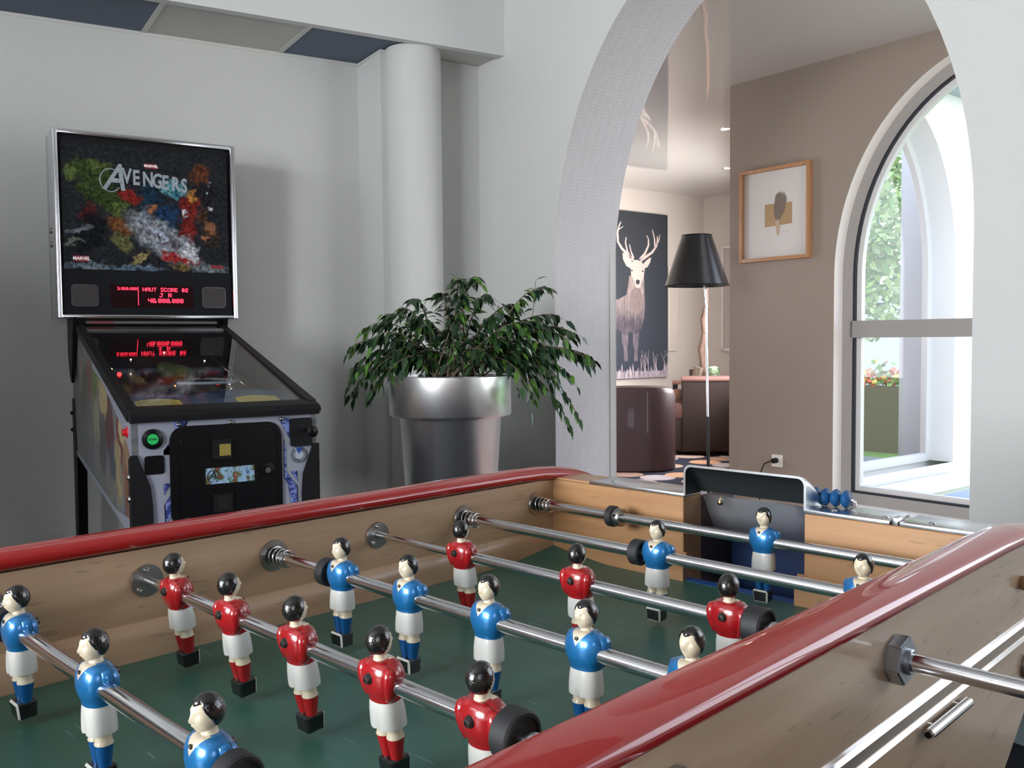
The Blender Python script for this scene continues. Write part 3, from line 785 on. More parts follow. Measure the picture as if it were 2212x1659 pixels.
for k in 'BD':
    b = B(); b.lathe([(.004, 0), (.0168, 0), (.0172, .0008), (.0166, .0026), (.0055, .003), (.0054, .0042), (.004, .0042)], MX(0, RY[k]), 40); fl = tobj('rod_flange', b, m_steel_dk)
    for a in (100, 220, 340):
        y = RY[k]+.0122*math.cos(math.radians(a)); z = ZR+.0122*math.sin(math.radians(a))
        b = B(); b.lathe([(.0028, .002), (.0028, .0048), (.0022, .0058), (.0013, .0058), (.0012, .004), (.0003, .004)], Matrix.Translation((0, y, z)) @ Matrix.Rotation(PI/2, 4, 'Y'), 16); tobj('bolt', b, m_steel, fl)
m_zinc = plain('zinc nut', (.40, .43, .47), .34, .9, var=.12, vs=60)
for k in 'BD':
    b = B(); hexp = [(RY[k]+.0195*math.cos(PI/3*i+.25), ZR+.0195*math.sin(PI/3*i+.25)) for i in range(6)]
    b.prism([(XO, y, z) for y, z in hexp], (.012, 0, 0))
    bmesh.ops.bevel(b.b, geom=b.b.edges[:], offset=.0013, segments=2, affect='EDGES')
    hn = tobj('hex_nut', b, m_zinc, angle=20)
    b = B(); b.lathe([(.0068, .010), (.0098, .010), (.0098, .0150), (.0090, .0158), (.0068, .0158)], MX(XO, RY[k]), 28); tobj('nut_collar', b, m_zinc, hn)
    

# bead counter
bc = thing('bead_counter', 'score counter of four blue beads on a bent wire behind the goal hood', 'score counter', (.42, YE+.045, ZT+.004))
def bcobj(name, b, m):
    for v in b.b.verts: v.co -= V((.42, YE+.045, ZT+.004))
    return obj(name, b, m, bc)
zb = ZR+.0492; yb = YE+.0435
b = B(); b.tube([(.36, yb+.012, ZT+.0045), (.362, yb, zb-.004), (.37, yb, zb), (.456, yb, zb), (.4605, yb, zb-.002), (.4615, yb-.001, zb-.006), (.457, yb-.006, zb-.0105), (.4555, yb-.008, ZT+.004)], .0017, 10); bcobj('wire', b, m_rod)
m_bead = plain('blue bead plastic', s2l((22, 78, 128)), .4, var=.1, vs=100)
for i, x in enumerate((.4095, .4228, .4361, .4494)):
    b = B(); b.lathe([(.0018, -.0066), (.0045, -.0060), (.0093, -.0036), (.0113, 0), (.0093, .0036), (.0045, .0060), (.0018, .0066)], Matrix.Translation((x, yb, zb)) @ Matrix.Rotation(PI/2, 4, 'Y'), 24); bcobj('bead', b, m_bead)

# ------------------------------------------------------------------ players
m_skin = plain('cream painted skin', s2l((210, 198, 172)), .35, coat=.3, var=.05, vs=90)
m_hair = plain('black painted hair', (.006, .006, .006), .16, coat=.7, bump=.5, bs=420, bd=.0012)
m_short = plain('white painted shorts', s2l((206, 206, 200)), .28, coat=.4)
m_boot = plain('black painted boots', (.008, .008, .009), .25, coat=.5, bump=.3, bs=300, bd=.001)
m_bootw = plain('white boot edges', s2l((205, 205, 195)), .5, var=.3, vs=400)
m_bolt = plain('dark plastic plug', s2l((44, 38, 36)), .4)
def shirt_mat(name, col, metal, rough):
    t = NT(name); tc = t.n('TexCoord'); sx = t.n('SeparateXYZ'); t.l(tc.outputs['Object'], sx.inputs[0])
    ax = t.math('ABSOLUTE', sx.outputs[0])
    lim = t.math('MULTIPLY', t.math('SUBTRACT', sx.outputs[2], .0070), .74)
    inv = t.math('LESS_THAN', ax, lim); front = t.math('LESS_THAN', sx.outputs[1], -.002)
    seam = t.math('LESS_THAN', t.math('ABSOLUTE', t.math('SUBTRACT', sx.outputs[1], .0045)), .00035)
    c = t.mix(t.math('MULTIPLY', inv, front), col, s2l((224, 212, 188)))
    c = t.mix(t.math('MULTIPLY', seam, .8), c, (.01, .01, .01))
    t.base(c, rough, metal, coat=.7, coat_rough=.12)
    v = t.coords(); t.bump(t.noise(v, 350, 2), .15, .0006)
    return t.m
m_blue = shirt_mat('metallic blue shirt', s2l((30, 112, 172)), .4, .32)
m_redS = shirt_mat('red shirt', s2l((150, 12, 20)), 0, .25)
m_sockb = plain('blue socks', s2l((20, 92, 156)), .3, .3, coat=.4)
m_sockr = plain('red socks', s2l((160, 18, 24)), .3, coat=.4)

def head_pt(th, ph, off=0.0, hair=False):
    a, bb, c = .0083+off, .0098+off, .0110+off
    st, ct = math.sin(ph), math.cos(ph)
    x = a*st*math.sin(th); y = -bb*st*math.cos(th); z = c*ct
    fr = max(0, math.cos(th))
    thn = (th+PI) % (2*PI) - PI
    if z < 0:
        k = -z/c
        y += -.0008*fr*k; x *= 1-.16*k*fr; z -= .0006*fr*k
        if fr < .3: y *= 1-.35*k*k; 
    if not hair:
        G = lambda u, m, s_: math.exp(-((u-m)/s_)**2)
        y -= .0026*G(thn, 0, .17)*(G(z, -.0022, .0021)+.35*G(z, .0012, .002))
        y += .0019*(G(thn, .40, .19)+G(thn, -.40, .19))*G(z, .0010, .0014)
        y -= .0012*(G(thn, .40, .25)+G(thn, -.40, .25))*G(z, .0032, .0010)
        y -= .0014*G(thn, 0, .33)*(G(z, -.0056, .0007)+.8*G(z, -.0072, .0007))
        y -= .0011*G(thn, 0, .35)*G(z, -.0096, .0014)
        e = math.copysign(1, x)
        x += e*.0009*G(abs(thn), 1.62, .17)*G(z, -.0010, .0022)
    return V((x, y, z+.0298))
def head_bm(hair=False):
    b = B(); NS, NR = (44, 26)
    rings = []
    for j in range(1, NR):
        ph = PI*j/NR; ring = []
        for i in range(NS):
            th = 2*PI*i/NS; thn = (th+PI) % (2*PI) - PI
            p = head_pt(th, ph)
            if hair:
                A_ = abs(thn); z = p.z-.0298
                if A_ < .75: hl = .0066 - .0008*math.cos(thn*4)
                elif A_ < 1.45: hl = .0066 - (A_-.75)/.7*.0098
                elif A_ < 1.75: hl = -.0032-(A_-1.45)/.3*.0042
                else: hl = -.0074
                w = max(-1, min(1, (z-hl)/.0011))
                p = head_pt(th, ph, off=.0010*w+.00005, hair=True)
                if w <= -1: p = head_pt(th, ph, off=-.0018, hair=True)
            ring.append(p)
        rings.append(ring)
    b.loft(rings); return b
def sec(z, rx, ry, e=2.2, cx=0, cy=0, n=28): return [V((x, y, z)) for x, y in ell(cx, cy, rx, ry, n, e)]
def body_bm():
    b = head_bm()
    b.loft([sec(.0225, .0042, .0045, cy=.0008), sec(.0190, .0043, .0046, cy=.0008), sec(.0172, .0052, .0052, cy=.0008), sec(.0160, .0085, .0068), sec(.0150, .0125, .0086), sec(.0125, .0135, .0095), sec(0, .0130, .0095), sec(-.012, .0105, .0083), sec(-.022, .0112, .0085), sec(-.0325, .0112, .0060)])
    for s_ in (-1, 1):
        b.loft([sec(z, r, r*1.05, cx=s_*.0062, n=20) for z, r in ((-.031, .0058), (-.0375, .0056), (-.0405, .0057), (-.0418, .0064), (-.0428, .0064), (-.0432, .0050))])
    return b
def shirt_bm():
    b = B()
    prof = [(.0172, .0080, .0062), (.0166, .0115, .0080), (.0155, .0138, .0094), (.0130, .0164, .0112), (.0090, .0180, .0127), (.0040, .0184, .0135), (-.0010, .0178, .0134), (-.0050, .0163, .0127), (-.0085, .0146, .0116), (-.0108, .0134, .0106), (-.0122, .0136, .0108), (-.0130, .0134, .0106), (-.0132, .0110, .0090)]
    b.loft([sec(z, rx, ry, 2.3, n=40) for z, rx, ry in prof])
    for s_ in (-1, 1):
        b.loft([sec(z, rx, ry, 2.0, cx=s_*cx, cy=cy, n=20) for z, rx, ry, cx, cy in ((.0145, .0015, .002, .0145, .003), (.0130, .0045, .0055, .0148, .003), (.0085, .0056, .0072, .0152, .0035), (.0020, .0054, .0070, .0150, .0040), (-.0050, .0046, .0056, .0138, .0045), (-.0105, .0032, .0040, .0122, .005), (-.0125, .001, .0012, .0118, .005))])
    return b
def shorts_bm():
    b = B(); rings = []
    for z, rx, ry, nt_ in ((-.0118, .0120, .0096, 0), (-.0150, .0130, .0104, 0), (-.0210, .0138, .0110, .1), (-.0270, .0142, .0113, .5), (-.0325, .0143, .0114, 1), (-.0342, .0141, .0112, 1), (-.0344, .010, .008, .5)):
        r_ = sec(z, rx, ry, 2.6, n=48)
        for p in r_:
            k = math.exp(-(p.x/.0016)**2)*nt_; p.y *= 1-.24*k
        rings.append(r_)
    b.loft(rings); return b
def sock_bm():
    b = B()
    for s_ in (-1, 1):
        b.loft([sec(z, r, r*1.06, cx=s_*cx, n=22) for z, r, cx in ((-.0426, .0050, .0062), (-.0430, .0063, .0062), (-.0460, .0060, .0060), (-.0520, .0053, .0055), (-.0580, .0046, .0050), (-.0600, .0045, .005))])
    return b
def boot_bm():
    b = B(); b2 = bmesh.new(); bmesh.ops.create_cube(b2, size=1)
    for v in b2.verts:
        x, y, z = v.co.x*2, v.co.y*2, v.co.z*2
        top = z > 0
        v.co = V((x*(.0102 if y < 0 else .0090)*(1 if top else .93), (-.0098 if y < 0 else .0080)*(1 if top else .90) + (.0006 if not top else 0), -.0592 if top else -.0745))
    fe = [e for e in b2.edges]
    bmesh.ops.bevel(b2, geom=fe, offset=.0017, segments=1, affect='EDGES')
    for f in b2.faces:
        c = f.calc_center_median(); n = f.normal
        f.material_index = 0
    b2.normal_update()
    for f in b2.faces:
        n = f.normal; c = f.calc_center_median()
        big = max(abs(n.x), abs(n.y), abs(n.z)) > .97
        if not big and c.y < -.004 and abs(n.y) > .3 and c.z > -.074: f.material_index = 1
    bmesh.ops.subdivide_edges(b2, edges=[e for e in b2.edges], cuts=0)
    b.merge(b2, None, 0, keep=True); return b
def bolt_bm(front):
    b = B()
    if front:
        b.lathe([(.0017, -.0004), (.0019, .0006), (.0012, .0012), (.0005, .0008)], Matrix.Translation((0, -.0114, .0124)) @ Matrix.Rotation(PI/2+.35, 4, 'X'), 14); return b
    b.lathe([(.0044, 0), (.0042, .0018), (.0028, .0042), (.0014, .0046), (.0012, .0036), (.0003, .0036)], Matrix.Translation((0, .0118, .0060)) @ Matrix.Rotation(-PI/2, 4, 'X'), 18)
    return b
def make_player(team):
    root = obj('player_figure', body_bm(), m_skin, angle=60)
    if team == 'blue': root['label'] = 'painted blue-shirted player figure with white shorts'
    else: root['label'] = 'painted red-shirted player figure with white shorts'
    obj('hair', head_bm(True), m_hair, root, angle=60)
    obj('shirt', shirt_bm(), m_blue if team == 'blue' else m_redS, root, angle=50)
    obj('shorts', shorts_bm(), m_short, root, angle=50)
    obj('socks', sock_bm(), m_sockb if team == 'blue' else m_sockr, root, angle=50)
    obj('boots', boot_bm(), [m_boot, m_bootw], root, angle=30)
    obj('screw_hole', bolt_bm(1), m_bolt, root, angle=40); obj('back_plug', bolt_bm(0), m_bolt, root, angle=40)
    return root
P0 = {'blue': make_player('blue'), 'red': make_player('red')}
USED = {'blue': False, 'red': False}
def bumper(b, x, r, w, ro=.0066):
    b.lathe([(ro, -w/2), (r*.92, -w/2), (r, -w/2+.0015), (r, w/2-.0015), (r*.92, w/2), (r*.80, w/2), (r*.78, w/2-.002), (ro, w/2-.003)], Matrix.Translation((x, 0, 0)) @ Matrix.Rotation(PI/2, 4, 'Y'), 36)
def make_rod(key, team, xs, tilt, bumps, lab, collar=None):
    o = thing('player_rod', lab, 'football rod', (0, RY[key], ZR), 0, 'rods of the table football table')
    red = team == 'red'
    b = B()
    if red:
        b.cyl((xs[0]+.0, 0, 0), (WI+.30, 0, 0), .0066, 28)
        obj('rod_tube', b, m_rod, o)
        b = B(); b.cyl((.002, 0, 0), (xs[0]+.001, 0, 0), .0042, 20); obj('inner_rod', b, m_rod, o)
        hx = WI+.30
        b = B(); b.lathe([(.0066, -.01), (.012, -.01), (.0145, 0), (.0155, .05), (.0165, .1), (.0150, .12), (.0005, .122)], Matrix.Translation((hx, 0, 0)) @ Matrix.Rotation(PI/2, 4, 'Y'), 24); obj('handle', b, m_blackm, o)
    else:
        b.cyl((-.17, 0, 0), (xs[-1]+.0, 0, 0), .0066, 28); obj('rod_tube', b, m_rod, o)
        x2 = WI-.004
        b = B(); b.cyl((xs[-1], 0, 0), (x2, 0, 0), .0066, 24); obj('inner_rod', b, m_rod, o)
        b = B(); b.lathe([(.0066, -.01), (.012, -.01), (.0145, 0), (.0155, .04), (.0150, .09), (.0005, .092)], Matrix.Translation((-.13, 0, 0)) @ Matrix.Rotation(-PI/2, 4, 'Y'), 24); obj('handle', b, m_blackm, o)
    for (x, r, w) in bumps:
        b = B(); bumper(b, x, r, w); obj('bumper', b, m_rubber, o)
    if collar:
        b = B(); b.lathe([(.0066, -.006), (.0122, -.006), (.0128, -.005), (.0128, .005), (.0122, .006), (.0066, .006)], Matrix.Translation((collar, 0, 0)) @ Matrix.Rotation(PI/2, 4, 'Y'), 32)
        cl = obj('stop_collar', b, m_steel_dk, o)
        b = B(); b.cyl((collar, -.0118, .004), (collar, -.0131, .0045), .0022, 12); obj('grub_screw', b, m_black, cl)
    for x in xs:
        p = P0[team]
        if USED[team]: p = dup(p)
        USED[team] = True
        p.parent = o; p.location = (x, 0, 0)
        p.rotation_euler = (math.radians(tilt), 0, PI if red else 0)
    return o
make_rod('A', 'blue', (.0885, .2605, .4345), 2, [(.0545, .0150, .014), (.466, .0150, .014)], 'steel rod carrying three blue-shirted players, the one nearest the camera')
make_rod('B', 'red', (.0725, .1835, .2935, .4070, .5150), -7, [(.5425, .0172, .016)], 'steel rod carrying five red-shirted players in a row')
make_rod('C', 'blue', (.1375, .2500, .3625, .4750, .5745), 0, [(.1120, .0150, .013)], 'steel rod carrying five blue-shirted players in a row')
make_rod('D', 'red', (.1640, .3405, .5160), -6, [(.5430, .0168, .018)], 'steel rod carrying three red-shirted players')
make_rod('E', 'blue', (.3300, .5705), 0, [(.3035, .0150, .014)], 'steel rod carrying two blue-shirted defenders')
make_rod('F', 'blue', (.3815,), 0, [(.1470, .0148, .011)], 'farthest steel rod, with one blue-shirted goalkeeper in front of the goal', collar=.1590)
# ------------------------------------------------------------------ pinball machine (local frame: x right, y to the back, z up)
PH = math.radians(77)
bbc = V((-2.7869, 1.3901, 0)); D_ = 1.1407
bkv = V((-math.sin(PH), math.cos(PH), 0))
org = bbc - bkv*D_
PM = thing('pinball_machine', 'pinball machine with lit red score display standing against the left wall', 'pinball machine', tuple(org), PH)
CW = .285
def pobj(name, b, m, par=None, **kw): return obj(name, b, m, par or PM, **kw)
# blurry collage art for the side, silver front
def streak_art(name, cols, scale, rough=.3, dark=.0):
    t = NT(name); v = t.coords(scale); n = t.noise(v, 1, 5, .6); v2 = t.coords(tuple(s*.6 for s in scale), loc=(3, 1, 2)); n2 = t.noise(v2, 1, 3)
    c = t.ramp(n, [(i/(len(cols)-1)*.5+.25, s2l(c_)) for i, c_ in enumerate(cols)])
    c = t.mix(t.math('MULTIPLY', n2, .6), c, s2l(cols[-1]))
    t.base(c, rough, coat=.3); MATS[name] = t.m; return t.m
t = NT('cabinet side collage'); tc = t.n('TexCoord'); nz = t.n('TexNoise'); nz.inputs['Scale'].default_value = 11; nz.inputs['Detail'].default_value = 6; nz.inputs['Roughness'].default_value = .65
t.l(tc.outputs['Object'], nz.inputs['Vector'])
vm = t.n('VectorMath', operation='SUBTRACT'); t.l(nz.outputs['Color'], vm.inputs[0]); vm.inputs[1].default_value = (.5, .5, .5)
vs = t.n('VectorMath', operation='SCALE'); t.l(vm.outputs[0], vs.inputs[0]); vs.inputs['Scale'].default_value = .16
va = t.n('VectorMath', operation='ADD'); t.l(tc.outputs['Object'], va.inputs[0]); t.l(vs.outputs[0], va.inputs[1])
fv2 = t.coords((1, 38, 9)); fine = t.math('MULTIPLY', t.math('SUBTRACT', t.noise(fv2, 1.3, 5, .7), .3, True), 2.2, True)
colr = t.mix(fine, s2l((70, 72, 76)), s2l((136, 136, 138)))
for (y, z, ry, rz, c) in ((.10, .70, .06, .16, (150, 118, 90)), (.10, .60, .05, .12, (128, 84, 66)), (.20, .78, .06, .10, (110, 40, 40)), (.26, .68, .07, .12, (166, 150, 112)), (.16, .82, .05, .05, (190, 176, 132)),
        (.40, .82, .09, .10, (96, 50, 52)), (.36, .66, .06, .12, (72, 78, 92)), (.52, .90, .10, .07, (186, 166, 120)), (.56, .74, .09, .10, (84, 82, 88)), (.70, .95, .10, .06, (104, 120, 62)), (.70, .82, .08, .09, (148, 142, 118)),
        (.86, .96, .08, .08, (132, 72, 60)), (.98, .90, .10, .12, (92, 98, 84)), (1.1, 1.0, .08, .10, (150, 140, 132)), (1.2, .85, .10, .16, (108, 110, 112)), (.14, .55, .03, .04, (86, 110, 140)), (.46, .60, .20, .05, (118, 118, 112))):
    c = s2l(c); mp = t.n('Mapping'); mp.vector_type = 'TEXTURE'; mp.inputs['Location'].default_value = (0, y, z); mp.inputs['Scale'].default_value = (1000, ry, rz)
    t.l(va.outputs[0], mp.inputs[0]); ln = t.n('VectorMath', operation='LENGTH'); t.l(mp.outputs[0], ln.inputs[0])
    mr = t.n('MapRange'); mr.interpolation_type = 'SMOOTHSTEP'; mr.inputs['From Min'].default_value = 1.15; mr.inputs['From Max'].default_value = .75; t.l(ln.outputs['Value'], mr.inputs['Value'])
    colr = t.mix(mr.outputs[0], colr, t.mix(fine, tuple(x*.35 for x in c), tuple(min(1, x*1.35) for x in c)))
t.base(colr, .4, coat=.2); m_sideart = t.m
m_silver = plain('silver cabinet paint', s2l((150, 154, 168)), .4, .2, var=.12, vs=5)
zf0, zb0 = .50, .625       # underside front / back
zf1, zb1 = .852, 1.160     # side top edge front / back
side = [(0, zf0), (1.33, zb0+.012), (1.33, zb1+.03), (0, zf1)]
b = B(); b.prism([(-CW, y, z) for y, z in side], (.018, 0, 0)); pobj('side_board', b, m_sideart)
b = B(); b.prism([(CW-.018, y, z) for y, z in side], (.018, 0, 0)); pobj('side_board', b, m_sideart)
# silver border shapes on the left side board
b = B()
b.prism([(-CW-.0012, y, z) for y, z in ((0, zf1), (0, zf1-.17), (.03, zf1-.09), (.12, zf1-.03), (.5, zf1+.10), (.75, zf1+.15), (.75, zf1+.173))], (.001, 0, 0))
b.prism([(-CW-.0012, y, z) for y, z in ((0, zf0+.06), (0, zf0), (1.33, zb0+.012), (1.33, zb0+.035), (.3, zf0+.05))], (.001, 0, 0))
pobj('side_border', b, m_silver)
b = B(); b.prism([(-CW, .001, zf0), (CW, .001, zf0), (CW, .001, zf1), (-CW, .001, zf1)], (0, .018, 0)); front = pobj('front_board', b, m_silver)
b = B(); b.prism([(-CW+.018, 0.02, zf0+.01), (-CW+.018, 1.32, zb0+.02), (-CW+.018, 1.32, zb0+.03), (-CW+.018, 0.02, zf0+.02)], (2*CW-.036, 0, 0)); b.box((0, 1.32, .88), (2*CW-.04, .015, .5)); pobj('bottom_board', b, m_blackm)
# lock bar and side rails
b = B()
prof = [(-.022, zf1+.002), (-.024, zf1+.020), (-.016, zf1+.034), (.004, zf1+.041), (.050, zf1+.047), (.052, zf1+.030), (0, zf1+.0)]
b.prism([(-CW-.012, y, z) for y, z in prof], (2*CW+.024, 0, 0))
bmesh.ops.bevel(b.b, geom=[e for e in b.b.edges if abs(abs(e.calc_length())-(2*CW+.024)) > 1e-4], offset=.008, segments=3, affect='EDGES')
pobj('lock_bar', b, m_blackm)
for s_ in (-1, 1):
    b = B(); x0 = s_*(CW-.020) if s_ > 0 else -CW-.008
    b.prism([(x0, .02, zf1+.004), (x0, 1.14, zb1-.02), (x0, 1.14, zb1+.012), (x0, .02, zf1+.046)], (.028, 0, 0)); pobj('side_rail', b, m_blackm)
# glass, playfield, back panel
b = B(); b.prism([(-CW+.02, .05, zf1+.040), (CW-.02, .05, zf1+.040), (CW-.02, 1.135, zb1+.006), (-CW+.02, 1.135, zb1+.006)], (0, .0, .004)); pobj('glass', b, m_glass, smooth=False)
t = NT('playfield art'); v = t.coords((7, 4, 4)); n = t.noise(v, 1.4, 6, .65); v2 = t.coords((5, 5, 5), loc=(4, 2, 0)); n2 = t.noise(v2, 1.2, 4)
c = t.ramp(n, [(.25, (.004, .005, .01)), (.42, (.02, .03, .06)), (.5, (.10, .015, .012)), (.56, (.03, .06, .03)), (.62, (.10, .08, .03)), (.72, (.06, .09, .16))])
t.base(t.mix(n2, c, (.006, .008, .014)), .35, coat=.5); m_pf = t.m
b = B(); b.prism([(-CW+.018, .05, zf1-.05), (CW-.018, .05, zf1-.05), (CW-.018, 1.13, zb1-.14), (-CW+.018, 1.13, zb1-.14)], (0, 0, .012)); pf = pobj('playfield', b, m_pf)
b = B(); b.prism([(-CW+.0185, 1.128, zb1-.16), (CW-.0185, 1.128, zb1-.16), (CW-.0185, 1.128, zb1-.004), (-CW+.0185, 1.128, zb1-.004)], (0, .01, 0)); pobj('back_panel', b, m_blackm)
# inner side linings
for s_ in (-1, 1):
    b = B(); b.prism([(s_*(CW-.0185), .05, zf1-.05), (s_*(CW-.0185), 1.13, zb1-.15), (s_*(CW-.0185), 1.13, zb1-.006), (s_*(CW-.0185), .05, zf1+.034)], (-s_*.003, 0, 0)); pobj('inner_lining', b, m_blackm)
def pfz(y): return zf1-.05+.012+slope*(y-.05)
slope = (zb1-.14-(zf1-.05))/1.08
def pfz0(y): return zf1-.05+slope*(y-.05)
for ly_, le_ in ():
    pl_ = bpy.data.lights.new('playfield_glow', 'POINT'); pl_.energy = le_; pl_.color = (1, .86, .74); pl_.shadow_soft_size = .03
    po_ = bpy.data.objects.new('playfield_glow', pl_); COL.objects.link(po_); po_.parent = PM; po_.location = (0, ly_, pfz0(ly_)+.13)
# translucent ramp loop, posts, lamps, apron with instruction cards
m_ramp = plain('smoky clear plastic', (.42, .46, .50), .15, coat=.6)
b = B(); path = [(.03+.12*math.cos(a)*1.1, .52+.20*math.sin(a), pfz(.55)+.035) for a in [PI*(-.75)+PI*1.5*i/24 for i in range(25)]]
b.tube(path, .014, 10, flat=.45); pobj('plastic_ramp', b, m_ramp, pf)
b = B(); b.cyl((.205, .12, pfz(.12)+.02), (.205, 1.0, pfz(1.0)+.02), .004, 8); b.cyl((.215, .12, pfz(.12)+.02), (.215, 1.0, pfz(1.0)+.02), .002, 8); pobj('wire_lane', b, m_steel, pf)
def lamp(x, y, h, r, col, es):
    b = B(); b.ball(V((x, y, pfz(y)+h)), r, seg=12)
    pobj('lamp', b, plain('lamp %d %d %d' % tuple(int(c*9) for c in col), col, .5, emit=col, es=es), pf)
for a in ((-.215, .62, .05, .008, (1, .02, .02), 9), (-.235, .66, .06, .004, (1, .7, .2), 7), (.075, .40, .03, .006, (1, .03, .02), 6), (.135, .48, .04, .005, (1, .95, .9), 5),
          (-.04, .55, .02, .003, (1, .35, .1), 4), (.06, .56, .02, .003, (1, .3, .1), 4), (.17, .30, .02, .004, (1, .3, .08), 4), (.19, .40, .03, .003, (1, .3, .1), 3)): lamp(*a)
for a in ((-.25, .50, .02, .003, (1, .82, .62), 14), (-.25, .80, .02, .003, (1, .82, .62), 14), (.15, .90, .03, .003, (1, .82, .62), 16), (-.12, .95, .03, .003, (1, .82, .62), 16), (.02, 1.02, .04, .003, (1, .85, .7), 16), (.18, .62, .02, .003, (1, .82, .62), 12), (-.19, .36, .02, .003, (1, .8, .6), 10), (.17, .42, .02, .003, (1, .8, .6), 10)): lamp(*a)
b = B()
for (x, y, r) in ((-.10, .75, .022), (.03, .80, .022), (.10, .70, .022), (-.17, .5, .008), (-.13, .45, .006), (.16, .62, .01), (-.02, .38, .006), (.02, .36, .006)):
    b.cyl((x, y, pfz(y)), (x, y, pfz(y)+.035), r, 14)
pobj('bumper_post', b, plain('muted bumper caps', s2l((92, 34, 30)), .3, coat=.4), pf)
b = B(); b.ball(V((-.02, .60, pfz(.60)+.045)), .05, seg=14, sc=(1.2, .7, .8)); b.ball(V((-.05, .66, pfz(.66)+.05)), .035, seg=12); pobj('green_figure_prop', b, plain('mossy green plastic', s2l((62, 74, 30)), .4, var=.4, vs=20), pf)
b = B(); b.prism([(-CW+.02, .05, zf1+.006), (CW-.02, .05, zf1+.006), (CW-.02, .32, zf1+.063), (.08, .36, zf1+.071), (-.05, .30, zf1+.058), (-CW+.02, .34, zf1+.067)], (0, 0, .003))
apron = pobj('apron', b, streak_art('apron art', [(14, 16, 24), (40, 60, 100), (90, 120, 160), (20, 24, 34)], (14, 22, 5)), pf)
m_card = plain('yellow instruction card', s2l((214, 196, 96)), .6)
for x0, x1 in ((-.235, -.095), (.085, .225)):
    b = B(); n = 10; pts = [(x0, .165), (x1, .165)] + [(x1-(x1-x0)*i/n, .235+.022*math.sin(PI*i/n)) for i in range(n+1)]
    b.prism([(x, y, zf1+.0102+.2115*(y-.05)) for x, y in pts], (0, 0, .001)); cd = pobj('instruction_card', b, m_card, apron)
    b = B()
    for r_ in range(3):
        x = x0+.012
        while x < x1-.016:
            w_ = random.uniform(.004, .012); b.box((x+w_/2, .190+r_*.018, zf1+.0102+.2115*(.140+r_*.018)+.0016), (w_, .006, .0004)); x += w_+.004
    pobj('card_marks', b, m_black, cd)
# ------------ front: coin door and its fittings (in x,z at y<0)
def fplate(pts, y0, th, name, m, par=None, bev=0):
    b = B(); b.prism([(x, y0, z) for x, z in pts], (0, -th, 0))
    if bev: bmesh.ops.bevel(b.b, geom=[e for e in b.b.edges if all(abs(v.co.y-(y0-th)) < 1e-5 for v in e.verts)], offset=bev, segments=2, affect='EDGES')
    return pobj(name, b, m, par)
fz = lambda w, h, r, cx, cz: [(cx+x, cz+z) for x, z in rrect(w, h, r, 5)]
dc = (-.006, .680)
fr_ = fplate(fz(.345, .312, .045, dc[0], dc[1]), 0, .006, 'coin_door_frame', m_black, front, .002)
dr = fplate(fz(.295, .268, .03, dc[0]+.004, dc[1]), -.006, .006, 'coin_door', m_black, front, .002)
fplate(fz(.240, .120, .02, dc[0]-.005, dc[1]+.066), -.012, .002, 'door_panel', m_black, dr, .001)
b = B(); b.prism([(dc[0]+x-.02, -.012, dc[1]+z+.080) for x, z in rrect(.06, .062, .005)], (0, -.014, 0)); bmesh.ops.bevel(b.b, geom=b.b.edges[:], offset=.002, segments=2, affect='EDGES'); cs = pobj('coin_entry', b, m_blackm, dr)
b = B(); b.box((dc[0]-.013, -.0265, dc[1]+.078), (.034, .001, .036)); pobj('gold_coin_plate', b, streak_art('gold etched plate', [(30, 26, 12), (150, 130, 60), (60, 50, 20), (190, 170, 90)], (220, 5, 220)), cs)
b = B(); b.prism([(dc[0]+x+.004, -.012, dc[1]+z-.002) for x, z in rrect(.178, .072, .012)], (0, -.004, 0)); bz = pobj('nameplate_bezel', b, m_black, dr)
t = NT('nameplate art'); v = t.coords((34, 5, 30)); n = t.noise(v, 1, 4)
t.base(t.ramp(n, [(.3, s2l((40, 70, 120))), (.45, s2l((150, 180, 210))), (.55, s2l((70, 96, 50))), (.62, s2l((130, 50, 40))), (.75, s2l((200, 205, 215)))]), .3, emit=None)
b = B(); b.box((dc[0]+.004, -.0165, dc[1]-.002), (.150, .001, .050)); npl = pobj('nameplate', b, t.m, bz)
FM = lambda x, y, z, rz=0: Matrix.Translation((x, y, z)) @ Matrix.Rotation(PI/2, 4, 'X') @ Matrix.Rotation(rz, 4, 'Z')
m_chrome = plain('grey letter metal', s2l((196, 200, 206)), .3, .6)
m_inkdk = plain('dark ink', s2l((28, 32, 38)), .5)
b = B(); text_into(b, 'A', FM(dc[0]-.050, -.0172, dc[1]-.001), .036, bold=.0006, shear=.2); 
ring = [V((dc[0]-.048+.0185*math.cos(a), 0, dc[1]-.003+.0185*math.sin(a))) for a in [math.radians(d) for d in range(-70, 265, 15)]]
b.tube([(p.x, -.0172, p.z) for p in ring], .0016, 6); pobj('letter_emblem', b, m_inkdk, npl)
b = B(); b.lathe([(.023, 0), (.022, .004), (.012, .005), (.011, .002), (.0005, .002)], FM(dc[0]+.122, -.012, dc[1]+.003), 24); lk = pobj('lock_ring', b, m_black, dr)
b = B(); b.lathe([(.010, 0), (.009, .008), (.0005, .008)], FM(dc[0]+.122, -.014, dc[1]+.003), 20); pobj('key_lock', b, m_steel_dk, lk)
b = B(); b.prism([(dc[0]+x-.02, -.012, dc[1]+z-.088) for x, z in rrect(.058, .056, .004)], (0, -.008, 0)); cr_ = pobj('coin_return', b, m_blackm, dr)
b = B(); b.box((dc[0]-.02, -.0205, dc[1]-.088), (.036, .001, .036)); pobj('return_slot', b, plain('void black', (.001, .001, .001), .9), cr_)
